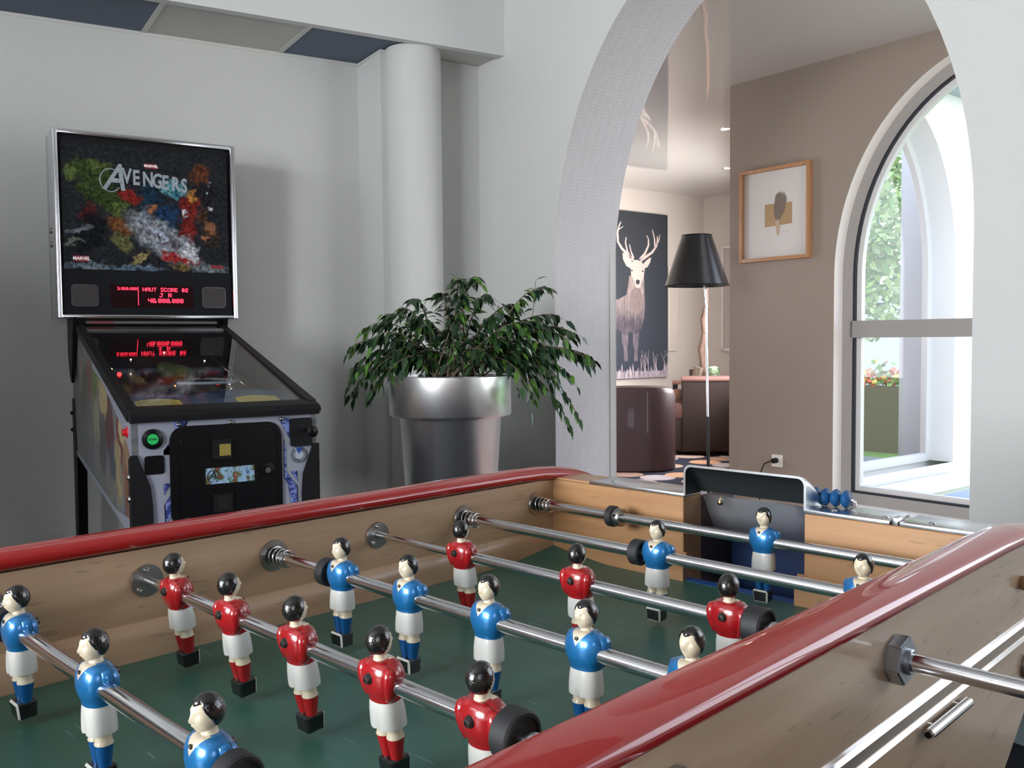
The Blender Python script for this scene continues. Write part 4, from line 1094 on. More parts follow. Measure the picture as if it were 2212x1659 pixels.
for x, z in ((-.150, .842), (dc[0]+.012, .840), (.168, .842)):
    b = B(); b.ball(V((x, -.004, z)), .007, sc=(1, .6, 1)); pobj('carriage_bolt', b, m_steel_dk, front)
# start button, square plate, plunger
b = B(); b.lathe([(.0005, .006), (.018, .006), (.020, .009), (.030, .007), (.031, 0)], FM(-.225, 0, .802), 32); sb = pobj('start_button', b, m_black, front)
b = B(); b.lathe([(.0005, .009), (.015, .009), (.0165, .006)], FM(-.225, 0, .802), 28); pobj('green_cap', b, plain('green button', s2l((38, 160, 84)), .35, emit=s2l((38, 170, 84)), es=.25), sb)
b = B(); text_into(b, 'START', FM(-.225, -.0092, .802), .0085, bold=.0002); pobj('button_text', b, m_inkdk, sb)
fplate(fz(.056, .056, .008, -.222, .724), 0, .003, 'square_plate', m_black, front, .001)
fplate(fz(.072, .092, .008, .232, .796), 0, .010, 'plunger_plate', m_blackm, front, .003)
b = B(); b.lathe([(.007, 0), (.007, .05), (.016, .058), (.018, .066), (.012, .074), (.0005, .076)], FM(.246, -.01, .802), 24); pobj('plunger', b, m_black, front)
# blue-black angular decals and the round grille emblem
t = NT('blue beam decal'); v = t.coords((40, 4, 60)); n = t.noise(v, 1, 4, .7)
t.base(t.ramp(n, [(.3, s2l((22, 22, 44))), (.46, s2l((52, 60, 130))), (.56, s2l((130, 150, 205))), (.7, s2l((28, 26, 60)))]), .35); m_decal = t.m
fr_edge = plain('decal outline', s2l((24, 20, 44)), .4)
DZ = .030
def decal(pts, mirror=False):
    for off, ms, th, nm in ((0, fr_edge, .0006, 'decal_outline'), (1, m_decal, .0010, 'decal')):
        cx = sum(p[0] for p in pts)/len(pts); cz = sum(p[1] for p in pts)/len(pts)
        q = [((x-cx)*(.88 if off else 1)+cx, (z-cz)*(.94 if off else 1)+cz+DZ) for x, z in pts]
        fplate(q, .0, th, nm, ms, front)
decal([(-.163, .825), (-.140, .832), (-.118, .832), (-.150, .755), (-.178, .748), (-.195, .735), (-.195, .722), (-.165, .722), (-.155, .735)])
decal([(-.154, .690), (-.149, .735), (-.149, .600), (-.160, .585), (-.163, .560), (-.195, .505), (-.197, .570), (-.170, .612), (-.156, .63)])
decal([(-.197, .635), (-.175, .635), (-.197, .600)])
decal([(.158, .815), (.195, .815), (.195, .745)])
decal([(.175, .745), (.180, .73), (.180, .64), (.218, .59), (.218, .505), (.195, .535), (.186, .60), (.174, .62)])
decal([(.196, .640), (.218, .640), (.218, .605)])
b = B(); b.lathe([(.0005, .001), (.027, .001), (.027, 0)], FM(.2245, 0, .722), 32); em = pobj('round_emblem', b, plain('emblem silver', s2l((170, 178, 190)), .4), front)
b = B()
for i in range(24):
    a = 2*PI*i/24
    if 60 < math.degrees(a) < 120: continue
    c_, s_ = math.cos(a), math.sin(a)
    b.prism([(.2245+c_*.014-s_*.0006, -.0015, .722+s_*.014+c_*.0006), (.2245+c_*.0245-s_*.0018, -.0015, .722+s_*.0245+c_*.0018), (.2245+c_*.0245+s_*.0018, -.0015, .722+s_*.0245-c_*.0018), (.2245+c_*.014+s_*.0006, -.0015, .722+s_*.014-c_*.0006)], (0, -.0006, 0))
b.tube([(.2245+.0262*math.cos(a), -.0012, .722+.0262*math.sin(a)) for a in [2*PI*i/30 for i in range(31)]], .0008, 5)
pobj('emblem_rays', b, m_inkdk, em)
b = B(); b.prism([(.2245+x, -.0015, .722+z) for x, z in ((-.010, .024), (.010, .024), (.007, .012), (.004, .010), (.002, .004), (-.002, .004), (-.004, .010), (-.007, .012))], (0, -.0006, 0)); pobj('emblem_crest', b, plain('emblem blue', s2l((36, 72, 150)), .4), em)
# flipper button on the left side, leg plates, legs, bolts
b = B(); b.lathe([(.0005, .016), (.010, .016), (.011, .012), (.011, .006), (.016, .005), (.018, 0)], Matrix.Translation((-CW, .055, .822)) @ Matrix.Rotation(-PI/2, 4, 'Y'), 24); pobj('flipper_button', b, plain('red button', s2l((196, 26, 40)), .35, coat=.5))
for s_ in (-1, 1):
    b = B()
    pl = [(-.003, .30), (-.003, .752), (.0, .757), (.014, .757), (.050, .66), (.055, .60), (.055, .30)]
    b.prism([(s_*(CW+.003) - s_*(x+.003), -.008, z) for x, z in pl], (0, .006, 0))
    b.prism([(s_*(CW+.002), y, z) for y, z in ((-.008, .30), (-.008, .757), (.028, .74), (.028, .30))], (s_*.004, 0, 0))
    leg = pobj('front_leg', b, m_blackm)
    b = B(); b.tube([(s_*(CW-.022), .012, .50), (s_*(CW-.01), -.02, .03)], [.036, .022], 4); b.cyl((s_*(CW-.01), -.02, 0), (s_*(CW-.01), -.02, .035), .02, 14); pobj('leg_post', b, m_blackm, leg)
    for z in (.690, .625):
        b = B(); b.ball(V((s_*(CW+.006), .012, z)), .0095, seg=14, sc=(.9, 1, 1)); pobj('leg_bolt', b, m_steel, leg)
    b = B(); b.prism([(s_*(CW+.004), y, z) for y, z in ((1.30, .86), (1.345, .86), (1.365, .02), (1.30, .02), (1.255, .655))], (-s_*.006, 0, 0)); b.prism([(s_*(CW+.004), 1.345, .86), (s_*(CW-.05), 1.345, .86), (s_*(CW-.04), 1.365, .02), (s_*(CW+.004), 1.365, .02)], (0, -.006, 0))
    b.cyl((s_*(CW-.02), 1.345, 0), (s_*(CW-.02), 1.345, .03), .018, 12)
    rl = pobj('rear_leg', b, m_blackm)
    for z in (.80, .73):
        b = B(); b.ball(V((s_*(CW+.008), 1.325, z)), .008, seg=10); pobj('leg_bolt', b, m_blackm, rl)
# hinge arm between cabinet and backbox
for s_ in (-1, 1):
    b = B(); x = s_*(CW+.006); b.prism([(x, y, z) for y, z in ((1.10, 1.195), (1.30, 1.195), (1.31, 1.05), (1.27, .96), (1.22, .93), (1.17, 1.03))], (s_*.012, 0, 0)); pobj('hinge_arm', b, m_blackm)
b = B(); b.box((0, 1.26, 1.175), (2*CW, .2, .04)); pobj('backbox_neck', b, m_blackm)
# backbox
BBW, zt_, zb_ = .7116, 1.9377, 1.1905
yb0 = D_
b = B(); b.box((0, yb0+.115, (zt_+zb_)/2), (BBW-.014, .20, zt_-zb_-.01)); bb_ = pobj('backbox', b, m_blackm)
m_trim = plain('chrome backbox trim', (.68, .69, .72), .16, 1)
b = B()
for s_ in (-1, 1):
    x = s_*(BBW/2-.006)
    b.box((x, yb0+.11, (zt_+zb_)/2), (.012, .225, zt_-zb_), bevel=.004)
    b.tube([(x-s_*.010, yb0-.004, zb_+.004), (x-s_*.010, yb0-.004, zt_-.004)], .0055, 10)
    b.tube([(x+s_*.001, yb0-.003, zb_+.004), (x+s_*.001, yb0-.003, zt_-.004)], .0055, 10)
b.box((0, yb0+.005, zt_-.009), (BBW-.02, .022, .018), bevel=.005)
b.box((0, yb0+.005, zb_+.008), (BBW-.02, .022, .016), bevel=.005)
b.box((0, yb0+.115, zt_-.004), (BBW-.02, .21, .006))
pobj('backbox_trim', b, m_trim, bb_)
for x, z in ((.09, zb_+.008),):
    b = B(); b.ball(V((x, yb0-.008, z)), .004); pobj('trim_screw', b, m_steel, bb_)
for z in (1.545, 1.49):
    b = B(); b.cyl((-BBW/2, yb0+.10, z), (-BBW/2-.006, yb0+.10, z), .012, 14); pobj('side_latch', b, m_steel_dk, bb_)
# --- translite art (generic dark fantasy collage, no characters)
AX0, AX1, AZ0, AZ1 = -.325, .322, 1.388, 1.892
def au(px): return AX0 + (px-218)/(1500-218)*(AX1-AX0)
def av(px_, py):                                    # zoom px -> z, undo the slant of the view
    top = 150 + (px_-218)/(1530-218)*105; bot = 1140 + (px_-218)/(1530-218)*18
    return AZ1 - (py-top)/(bot-top)*(AZ1-AZ0)
t = NT('backglass art'); tc = t.n('TexCoord'); nz = t.n('TexNoise'); nz.inputs['Scale'].default_value = 26; nz.inputs['Detail'].default_value = 5
t.l(tc.outputs['Object'], nz.inputs['Vector'])
vm = t.n('VectorMath', operation='SUBTRACT'); t.l(nz.outputs['Color'], vm.inputs[0]); vm.inputs[1].default_value = (.5, .5, .5)
vs = t.n('VectorMath', operation='SCALE'); t.l(vm.outputs[0], vs.inputs[0]); vs.inputs['Scale'].default_value = .10
va = t.n('VectorMath', operation='ADD'); t.l(tc.outputs['Object'], va.inputs[0]); t.l(vs.outputs[0], va.inputs[1])
fine = t.math('MULTIPLY', t.math('SUBTRACT', t.noise(tc.outputs['Object'], 75, 5, .75), .36, True), 2.6, True)
colr = t.mix(fine, (.004, .005, .007), (.020, .022, .026))
def blob(px, py, rx, ry, rot, c, k=1.0, soft=.45):
    global colr
    sc_x = (AX1-AX0)/1282; sc_z = (AZ1-AZ0)/950
    mp = t.n('Mapping'); mp.vector_type = 'TEXTURE'
    mp.inputs['Location'].default_value = (au(px), 0, av(px, py)); mp.inputs['Rotation'].default_value = (0, math.radians(rot), 0); mp.inputs['Scale'].default_value = (rx*sc_x, 1000, ry*sc_z)
    t.l(va.outputs[0], mp.inputs[0])
    ln = t.n('VectorMath', operation='LENGTH'); t.l(mp.outputs[0], ln.inputs[0])
    mr = t.n('MapRange'); mr.interpolation_type = 'SMOOTHSTEP'; mr.inputs['From Min'].default_value = 1.0+soft/2; mr.inputs['From Max'].default_value = 1.0-soft; mr.inputs['To Max'].default_value = k
    t.l(ln.outputs['Value'], mr.inputs['Value'])
    vr = t.mix(fine, tuple(x*.12 for x in c), tuple(min(1, x*1.6) for x in c))
    colr = t.mix(mr.outputs[0], colr, vr)
G1, G2 = (.030, .048, .014), (.06, .085, .025)
for a in [(420, 390, 190, 90, 20, G1), (270, 385, 55, 60, 0, G2), (380, 520, 75, 70, 0, G1), (560, 600, 190, 90, 30, G1), (480, 330, 110, 40, 10, G2), (640, 660, 110, 60, -40, G2),
          (720, 570, 90, 60, 15, (.16, .015, .012)), (400, 700, 75, 75, 0, (.07, .012, .012)), (420, 860, 110, 190, 20, (.006, .007, .009)),
          (640, 800, 110, 70, 30, (.12, .05, .02)), (660, 930, 90, 60, 50, (.10, .10, .04)), (1060, 500, 120, 75, 0, (.10, .26, .30)), (1060, 520, 55, 32, 10, (.02, .09, .13)),
          (1280, 400, 80, 85, 0, (.09, .03, .015)), (1310, 540, 90, 110, 0, (.012, .012, .016)), (1190, 640, 85, 120, 0, (.13, .015, .012)), (1200, 560, 40, 60, 0, (.28, .13, .03)), (1160, 800, 60, 130, 0, (.14, .015, .012)),
          (880, 570, 80, 100, 0, (.008, .024, .045)), (880, 670, 60, 30, 0, (.22, .09, .04)), (1010, 720, 100, 90, 20, (.012, .035, .085)), (830, 690, 40, 70, 0, (.03, .05, .08)),
          (1280, 720, 60, 60, 0, (.06, .03, .02)), (1340, 850, 85, 120, 0, (.03, .02, .016)), (1350, 800, 45, 50, 0, (.2, .09, .045)), (1290, 880, 50, 35, 0, (.2, .09, .045)),
          (960, 900, 310, 125, 34, (.26, .29, .33)), (960, 880, 190, 65, 34, (.10, .09, .11)), (940, 855, 100, 36, 34, (.30, .34, .42)), (1090, 1050, 170, 38, 8, (.22, .02, .02)), (1190, 1000, 60, 75, 0, (.42, .44, .48)),
          (780, 1060, 90, 30, -45, (.22, .18, .08)), (330, 830, 90, 30, -15, (.11, .12, .14)), (300, 935, 90, 16, -12, (.12, .13, .10)),
          (400, 1130, 220, 40, 0, (.10, .13, .16)), (760, 1140, 200, 34, 0, (.09, .13, .18)), (1330, 1120, 170, 55, 0, (.13, .15, .17)), (1100, 1120, 80, 30, 0, (.14, .10, .04))]:
    blob(*a)
for a in [(1150, 690, 26, 22, 0, (.7, .75, 1)), (1360, 648, 30, 28, 0, (.6, .55, .95)), (1345, 450, 18, 14, 0, (.3, .4, .5)), (1330, 535, 14, 14, 0, (.3, .45, .5))]: blob(*a, soft=.9)
t.base(colr, .6, spec=.08, emit=colr, es=.5); m_art = t.m
b = B(); b.box(((AX0+AX1)/2, yb0+.004, (AZ0+AZ1)/2), (AX1-AX0, .004, AZ1-AZ0)); art = pobj('backglass', b, m_art, bb_)
m_tl = NT('brushed title letters'); v = m_tl.coords((90, 5, 260)); n = m_tl.noise(v, 1, 4)
m_tl.base(m_tl.mix(n, s2l((70, 76, 84)), s2l((180, 188, 196))), .35, emit=m_tl.mix(n, s2l((50, 56, 66)), s2l((150, 160, 170))), es=.35); m_tl = m_tl.m
b = B()
M = FM(au(520), yb0+.0012, av(525, 428), -.02)
text_into(b, 'A', M @ Matrix.Diagonal((.82, 1, 1, 1)), .150, align='LEFT', shear=.28, bold=.0022)
x = au(665)
for i, ch in enumerate('VENGERS'):
    text_into(b, ch, FM(x, yb0+.0012, av(760, 425)-.0035*i) @ Matrix.Diagonal((.68, 1, 1, 1)), .084-.0008*i, align='LEFT', bold=.0024, shear=.0); x += .0383
pobj('title_lettering', b, m_tl, art)
b = B(); b.tube([(au(575)+.040*math.cos(a), yb0+.001, av(575, 450)+.046*math.sin(a)) for a in [math.radians(d) for d in range(60, 330, 12)]], .0022, 6); pobj('title_ring', b, m_tl, art)
m_wt = plain('small white print', (.8, .8, .8), .5, emit=(.8, .8, .8), es=.25)
m_rt = plain('small red block', s2l((120, 26, 36)), .5, emit=s2l((120, 20, 30)), es=.25)
for (px, py, s_) in ((886, 338, .021), (345, 1060, .024)):
    b = B(); b.box((au(px), yb0+.0012, av(px, py)), (s_*2.3, .001, s_*.95)); rb = pobj('logo_block', b, m_rt, art)
    b = B(); text_into(b, 'MARVEL', FM(au(px), yb0+.0002, av(px, py)), s_*.72, bold=.0005); pobj('logo_text', b, m_wt, rb)
b = B(); b.box((au(1400), yb0+.0012, av(1400, 1108)), (.052, .001, .013)); pobj('maker_badge', b, m_rt, art)
b = B(); b.box((au(345), yb0+.0012, av(345, 1100)), (.055, .001, .002)); b.box((au(345), yb0+.0012, av(345, 1112)), (.055, .001, .0015)); pobj('small_print', b, plain('grey print', (.1, .1, .11), .6), art)
# --- display panel
b = B(); b.box((0, yb0+.005, (zb_+.014+AZ0)/2), (BBW-.05, .006, AZ0-zb_-.018)); dp = pobj('speaker_panel', b, plain('dark speaker panel', s2l((26, 28, 32)), .6, spec=.15), bb_)
m_grille = plain('speaker cloth', s2l((72, 68, 70)), .9, var=.25, vs=900)
for cx in (-.2525, .2555):
    b = B(); b.prism([(cx+x, yb0+.002, 1.283+z) for x, z in rrect(.094, .082, .012)], (0, -.0012, 0)); pobj('speaker_grille', b, m_grille, dp)
    b = B(); b.tube([(cx+x, yb0+.001, 1.283+z) for x, z in rrect(.097, .085, .013)] + [(cx+.0485, yb0+.001, 1.283+.0285)], .0012, 5); pobj('grille_rim', b, m_steel_dk, dp)
b = B(); b.prism([(.0055+x, yb0+.002, 1.283+z) for x, z in rrect(.330, .094, .008)], (0, -.0012, 0)); dm = pobj('dot_display', b, plain('smoked display', (.020, .004, .006), .5, spec=.1), dp)
F5 = {'0': '0E11131519110E', '1': '040C040404040E', '2': '0E11010E10101F', '3': '1E01010E01011E', '4': '1111111F010101', '5': '1F10101E01011E', '6': '0E10101E11110E', '8': '0E11110E11110E',
      'H': '1111111F111111', 'A': '0E11111F111111', 'U': '1111111111110E', 'T': '1F040404040404', 'S': '0F10100E01011E', 'C': '0E11101010110E', 'O': '0E11111111110E', 'R': '1E11111E141211', 'E': '1F10101E10101F', 'J': '0F02020202120C', '#': '0A0A1F0A1F0A0A', ',': '00000000000C08', ' ': '00000000000000'}
m_dot = plain('lit red dots', (1, .03, .06), .5, emit=(1, .025, .06), es=5.5)
b = B()
def dots(s_, cx, z0, p, align=0, px_w=1.0):
    n = 0; W_ = sum(3 if c == ',' else 6 for c in s_) - 1
    x = cx - W_*p*px_w/2
    for ch in s_:
        g_ = F5[ch]; w_ = 3 if ch == ',' else 6
        for r_ in range(7):
            bits = int(g_[2*r_:2*r_+2], 16)
            for c_ in range(5):
                cc_ = c_ - (2 if ch == ',' else 0)
                if bits >> (4-c_) & 1: b.box((x+cc_*p*px_w, yb0+.0002, z0-r_*p), (p*px_w*.98, .0006, p*.95))
        x += w_*p*px_w
dots('HAUT SCORE #2', .058, 1.3185, .00225, px_w=1.05)
dots('J R', .058, 1.2955, .00225, px_w=1.3)
dots('40,000,000', .058, 1.2735, .00255, px_w=1.05)
dots('3,860,880', -.093, 1.3185, .0016)
b.box((-.0515, yb0+.0002, 1.284), (.0018, .0006, .076))
pobj('score_digits', b, m_dot, dm)
b = B(); b.box((0, yb0-.03, zb1+.014), (2*CW-.06, .012, .010)); gs = pobj('glass_stop', b, plain('grey channel', s2l((96, 96, 98)), .5))
b = B(); b.box((-.20, yb0-.0365, zb1+.0145), (.09, .001, .006)); pobj('channel_sticker', b, m_rt, gs)
# ------------------------------------------------------------------ ficus in the steel planter
DP = 3.5
pc = at(974, 950, DP); pc.z = 0
sc_ = DP/FPX
PT = thing('potted_ficus', 'bushy weeping fig in a tall flared stainless steel planter beside the archway', 'potted plant', (pc.x, pc.y, 0))
t = NT('spun steel'); v = t.coords((2, 2, 160)); n = t.noise(v, 2, 3)
t.base(t.mix(n, (.78, .78, .79), (.88, .88, .89)), .27, 1); t.b.inputs['Anisotropic'].default_value = .6; m_pot = t.m
RT = 131*sc_; zr = .958; zbnd = .802
b = B(); b.lathe([(.02, 0), (RT*.62, 0), (RT*.625, .01), (RT*.83, zbnd-.012), (RT*.845, zbnd), (RT*.99, zbnd+.002), (RT, zbnd+.01), (RT, zr-.004), (RT*.985, zr), (RT*.96, zr-.004), (RT*.95, zr-.05), (RT*.94, zr-.12), (.01, zr-.12)], None, 72)
obj('planter', b, m_pot, PT, angle=40)
b = B(); b.lathe([(.001, zr-.055), (RT*.95, zr-.06)], None, 40); obj('soil', b, plain('dark soil', (.02, .015, .01), .95, bump=.8, bs=60, bd=.02), PT)
rv = V((_r.x, _r.y, 0)).normalized(); fv = V((_f.x, _f.y, 0)).normalized()
def PX(px, py, dd=0):
    return rv*((px-974)*sc_) + Z*(CAM.z + (735-py)*sc_ ) + fv*dd
tips = [(755, 845), (765, 790), (770, 745), (792, 705), (835, 680), (800, 855), (858, 662), (905, 650), (952, 632), (1000, 607), (1030, 598), (1060, 640), (1112, 655), (1182, 625), (1205, 680), (1235, 720), (1268, 770), (1275, 778),
        (1244, 890), (1232, 922), (1150, 855), (1190, 800), (765, 815), (825, 770), (872, 720), (930, 700), (1000, 680), (1085, 680), (1140, 700), (1185, 750), (1215, 730), (1160, 780), (905, 838), (930, 860), (1040, 850), (880, 800),
        (840, 820), (960, 720), (1040, 730), (1100, 740), (1130, 780), (860, 760), (1010, 640), (1075, 700), (900, 690), (1230, 810), (785, 740), (820, 725), (815, 800), (1060, 770), (990, 760), (940, 790), (1090, 790), (1170, 700)]
m_leaves = [plain('ficus leaf', s2l((44, 74, 38)), .3, coat=.25, var=.25, vs=8), plain('ficus leaf dark', s2l((30, 54, 34)), .26, coat=.35, var=.25, vs=8), plain('ficus leaf light', s2l((82, 122, 48)), .35, var=.2, vs=8)]
rnd = random.Random(11)
bl, bs_ = B(), B()
def leaf(p, d, s_):
    d = d.normalized(); up = V((rnd.gauss(0, .5), rnd.gauss(0, .5), 1)).normalized()
    sd = d.cross(up)
    if sd.length < .05: sd = d.orthogonal()
    sd.normalize(); nn = sd.cross(d)
    w_ = s_*.40; mi = rnd.choices((0, 1, 2), (5, 6, 2))[0]
    bend = -Z*s_*.12
    a = p; t1 = p+d*s_*.28; t2 = p+d*s_*.62+bend*.5; tip = p+d*s_+bend*1.4
    l1, r1 = t1+sd*w_*.46+nn*s_*.05, t1-sd*w_*.46+nn*s_*.05
    l2, r2 = t2+sd*w_*.38+nn*s_*.05, t2-sd*w_*.38+nn*s_*.05
    tt = p+d*s_*.84+bend
    l3, r3 = tt+sd*w_*.12+nn*s_*.01, tt-sd*w_*.12+nn*s_*.01
    vv = [bl.b.verts.new(x) for x in (a, t1, t2, tt, tip, l1, l2, l3, r1, r2, r3)]
    for idx in ((0, 5, 1), (5, 6, 2, 1), (6, 7, 3, 2), (7, 4, 3), (0, 1, 8), (1, 2, 9, 8), (2, 3, 10, 9), (3, 4, 10)):
        f = bl.b.faces.new([vv[i] for i in idx]); f.material_index = mi
def bez(a, b_, c, t_): return a*(1-t_)**2 + b_*2*t_*(1-t_) + c*t_*t_
for (tx, ty) in tips:
    side_ = (tx-985)/260
    base = PX(985+rnd.uniform(-55, 55), 818, rnd.uniform(-.07, .07))
    dd = rnd.uniform(-.24, .20)*(1-.45*abs(side_))
    tip = PX(tx, ty, dd)
    hgt = rnd.uniform(70, 125) if ty > 700 else rnd.uniform(10, 50)
    mid = PX((985+tx)/2 + (tx-985)*.12, min(ty, 760) - hgt*.55, dd*.5)
    N = max(6, int((tip-base).length/.02))
    pts = [bez(base, mid, tip, i/N) for i in range(N+1)]
    bs_.tube(pts, [.0035*(1-.75*i/N)+.0004 for i in range(N+1)], 5)
    for i in range(max(2, int(N*.28)), N+1):
        dr_ = (pts[min(i+1, N)] - pts[i-1]).normalized()
        for k in range(2 if i < N else 3):
            sdv = dr_.cross(Z); 
            if sdv.length < .1: sdv = V((1, 0, 0))
            sdv.normalize()
            if rnd.random() < .22:   # side twig
                q = pts[i] + sdv*rnd.choice((-1, 1))*rnd.uniform(.02, .05) + dr_*rnd.uniform(.01, .04) - Z*rnd.uniform(0, .03)
                bs_.tube([pts[i], q], [.0009, .0005], 4); leaf(q, (q-pts[i]).normalized()*.6 - Z*.8*rnd.random()+dr_*.3, rnd.uniform(.035, .06))
            dl = sdv*rnd.choice((-1, 1))*rnd.uniform(.3, 1) + dr_*rnd.uniform(.2, .9) - Z*rnd.uniform(.2, 1.3) + fv*rnd.gauss(0, .35)
            leaf(pts[i], dl, rnd.uniform(.038, .066))
# the tall upright shoot on the right
base = PX(1145, 760, 0); top = PX(1160, 608, .02)
pts = [base.lerp(top, i/10) for i in range(11)]; bs_.tube(pts, .0012, 5)
for i in range(3, 11):
    leaf(pts[i], rv*rnd.choice((-1, 1)) + Z*rnd.uniform(-.6, .7), rnd.uniform(.035, .055))
pw = PT.matrix_world
for bb2 in (bl, bs_):
    pass
obj('foliage', bl, m_leaves, PT, smooth=True, angle=60, fixn=False)
obj('stems', bs_, plain('ficus bark', s2l((98, 88, 72)), .8), PT)
b = B(); b.cyl(PX(962, 700, .1), PX(963, 622, .1), .002, 6); b.cyl(PX(963, 632, .1), PX(985, 632, .1), .0012, 6); b.cyl(PX(962, 815, .1), PX(962, 700, .1), .002, 6); obj('support_stick', b, plain('bamboo stick', s2l((150, 130, 104)), .7), PT)

# ------------------------------------------------------------------ deer canvas
CR = V((-5.161, 8.459, 0)); cvn = V((DA.y, -DA.x, 0))     # into the room
CL = CR - DA*1.62
cv = thing('deer_canvas', 'tall dark canvas print of a pale stag with antlers on the far wall', 'canvas picture', tuple(CR - DA*.81 + Z*.65 + cvn*.016), math.radians(82))
def cobj(name, pts, m, y, th=.0006, par=cv):
    b = B(); b.prism([(x-.0, y, z) for x, z in pts], (0, -th, 0)); return obj(name, b, m, par, smooth=False)
CH = 1.85
t = NT('canvas dark'); v = t.coords(); sx = t.n('SeparateXYZ'); t.l(v, sx.inputs[0]); n = t.noise(v, 3, 3)
g_ = t.math('MULTIPLY', sx.outputs[2], .45); 
t.base(t.mix(g_, s2l((50, 56, 68)), s2l((36, 38, 42))), .7)
b = B(); b.box((0, 0, CH/2), (1.62, .03, CH)); obj('canvas', b, t.m, cv, smooth=False)
def cp(px, py): return ((px-30)/500*.81, CH - (py-10)/1590*CH)      # zoom px -> picture coordinates (right half)
def _fz(t_):
    v_ = t_.coords(); s_ = t_.n('SeparateXYZ'); t_.l(v_, s_.inputs[0]); return s_.outputs[2]
m_fur = NT('stag fur'); v = m_fur.coords((30, 1, 7)); n = m_fur.noise(v, 1, 5, .7); m_fur.base(m_fur.mix(m_fur.math('MULTIPLY', m_fur.math('SUBTRACT', .98, _fz(m_fur)), 2.6, True), m_fur.ramp(n, [(.3, s2l((112, 100, 98))), (.5, s2l((150, 134, 130))), (.75, s2l((184, 168, 162)))]), m_fur.ramp(n, [(.35, s2l((50, 50, 62))), (.7, s2l((112, 98, 106)))])), .8); m_fur = m_fur.m
m_furd = NT('stag fur dark'); v = m_furd.coords((30, 1, 8)); n = m_furd.noise(v, 1, 5, .7); m_furd.base(m_furd.ramp(n, [(.3, s2l((60, 60, 74))), (.7, s2l((132, 116, 124)))]), .8); m_furd = m_furd.m
m_face = plain('stag face', s2l((190, 176, 168)), .8, var=.2, vs=30); m_dk = plain('stag nose', s2l((52, 48, 52)), .8); m_ant = plain('antler', s2l((190, 172, 166)), .8, var=.25, vs=12); m_grs = NT('pale grass'); v = m_grs.coords((60, 1, 6)); n = m_grs.noise(v, 1, 4, .7); m_grs.base(m_grs.ramp(n, [(.35, s2l((84, 82, 100))), (.6, s2l((196, 180, 186)))]), .8); m_grs = m_grs.m
def P_(l): return [cp(*q) for q in l]
y0 = -.0152
def prs(nm, l, m, k): return cobj(nm, P_(l), m, y0-k*.0008)
prs('stag_leg', [(75, 1150), (135, 1150), (140, 1260), (125, 1300), (138, 1430), (100, 1435), (92, 1300), (78, 1260)], m_furd, 0)
prs('stag_leg', [(180, 1150), (240, 1150), (235, 1280), (225, 1340), (232, 1430), (196, 1440), (196, 1330), (185, 1270)], m_furd, 0)
prs('stag_body', [(-420, 900), (-300, 820), (-100, 830), (40, 850), (125, 800), (150, 620), (290, 600), (295, 780), (300, 900), (290, 1040), (262, 1120), (215, 1180), (160, 1150), (110, 1190), (40, 1130), (-120, 1140), (-300, 1180), (-420, 1060)], m_fur, 1)
0 and prs('stag_chest', [(45, 1060), (150, 1040), (260, 1080), (235, 1150), (200, 1200), (150, 1160), (105, 1200), (50, 1160)], m_furd, 2)
prs('stag_mane', [(150, 900), (168, 760), (200, 735), (250, 735), (270, 800), (262, 900), (240, 1000), (222, 940), (205, 1050), (185, 960), (170, 1010)], plain('stag mane', s2l((126, 112, 110)), .9, var=.3, vs=26), 2)
prs('stag_ear', [(160, 550), (120, 530), (90, 470), (84, 410), (100, 408), (150, 450), (180, 500)], m_face, 2)
prs('stag_ear', [(282, 545), (325, 530), (352, 480), (362, 436), (340, 442), (300, 480), (275, 510)], m_face, 2)
prs('stag_head', [(185, 470), (230, 466), (268, 480), (300, 540), (288, 620), (262, 680), (252, 725), (232, 735), (208, 722), (196, 680), (165, 610), (160, 540)], m_face, 3)
prs('stag_nose', [(210, 662), (228, 652), (248, 662), (246, 690), (230, 704), (212, 692)], m_dk, 4)
for ex in (172, 278): prs('stag_eye', [(ex-12, 570), (ex, 562), (ex+12, 570), (ex, 580)], m_dk, 4)
def strip(nm, pts, w0, w1, m, k=3):
    l, r = [], []
    for i, p in enumerate(pts):
        a = pts[max(0, i-1)]; c = pts[min(len(pts)-1, i+1)]; dx, dy = c[0]-a[0], c[1]-a[1]; L_ = math.hypot(dx, dy) or 1
        w_ = w0 + (w1-w0)*i/(len(pts)-1)
        l.append((p[0]-dy/L_*w_, p[1]+dx/L_*w_)); r.append((p[0]+dy/L_*w_, p[1]-dx/L_*w_))
    b = B(); al = P_(l); ar = P_(r)
    for i in range(len(pts)-1): b.face([(q[0], y0-k*.0008, q[1]) for q in (al[i], al[i+1], ar[i+1], ar[i])])
    obj(nm, b, m, cv, smooth=False)
for pts, w0, w1 in ([(185, 470), (140, 425), (80, 370), (42, 310), (38, 220), (52, 160), (70, 118)], 15, 5), ([(165, 455), (130, 390), (112, 310), (120, 258)], 10, 4), ([(190, 450), (165, 390), (150, 325)], 9, 4), ([(50, 190), (92, 160)], 6, 3), \
        ([(255, 468), (310, 430), (370, 385), (415, 320), (425, 260), (422, 225)], 15, 5), ([(250, 460), (300, 400), (335, 320), (335, 260), (318, 225)], 12, 4), ([(400, 330), (395, 250), (374, 165)], 9, 4), ([(415, 310), (440, 260), (448, 205)], 7, 3): strip('antler', pts, w0, w1, m_ant)
gp = [(-470, 1600)]
rg = random.Random(3)
x = -470
while x < 530:
    gp.append((x, 1480+rg.uniform(-30, 60))); gp.append((x+12, 1540)); x += 26
gp.append((530, 1600)); prs('meadow_grass', gp, m_grs, 4)
for i in range(16):
    x = rg.uniform(250, 520); strip('grass_blade', [(x, 1540), (x-rg.uniform(-25, 25), 1420), (x-rg.uniform(0, 70)+30, 1300+rg.uniform(0, 90))], 3, 1, m_grs, 5)
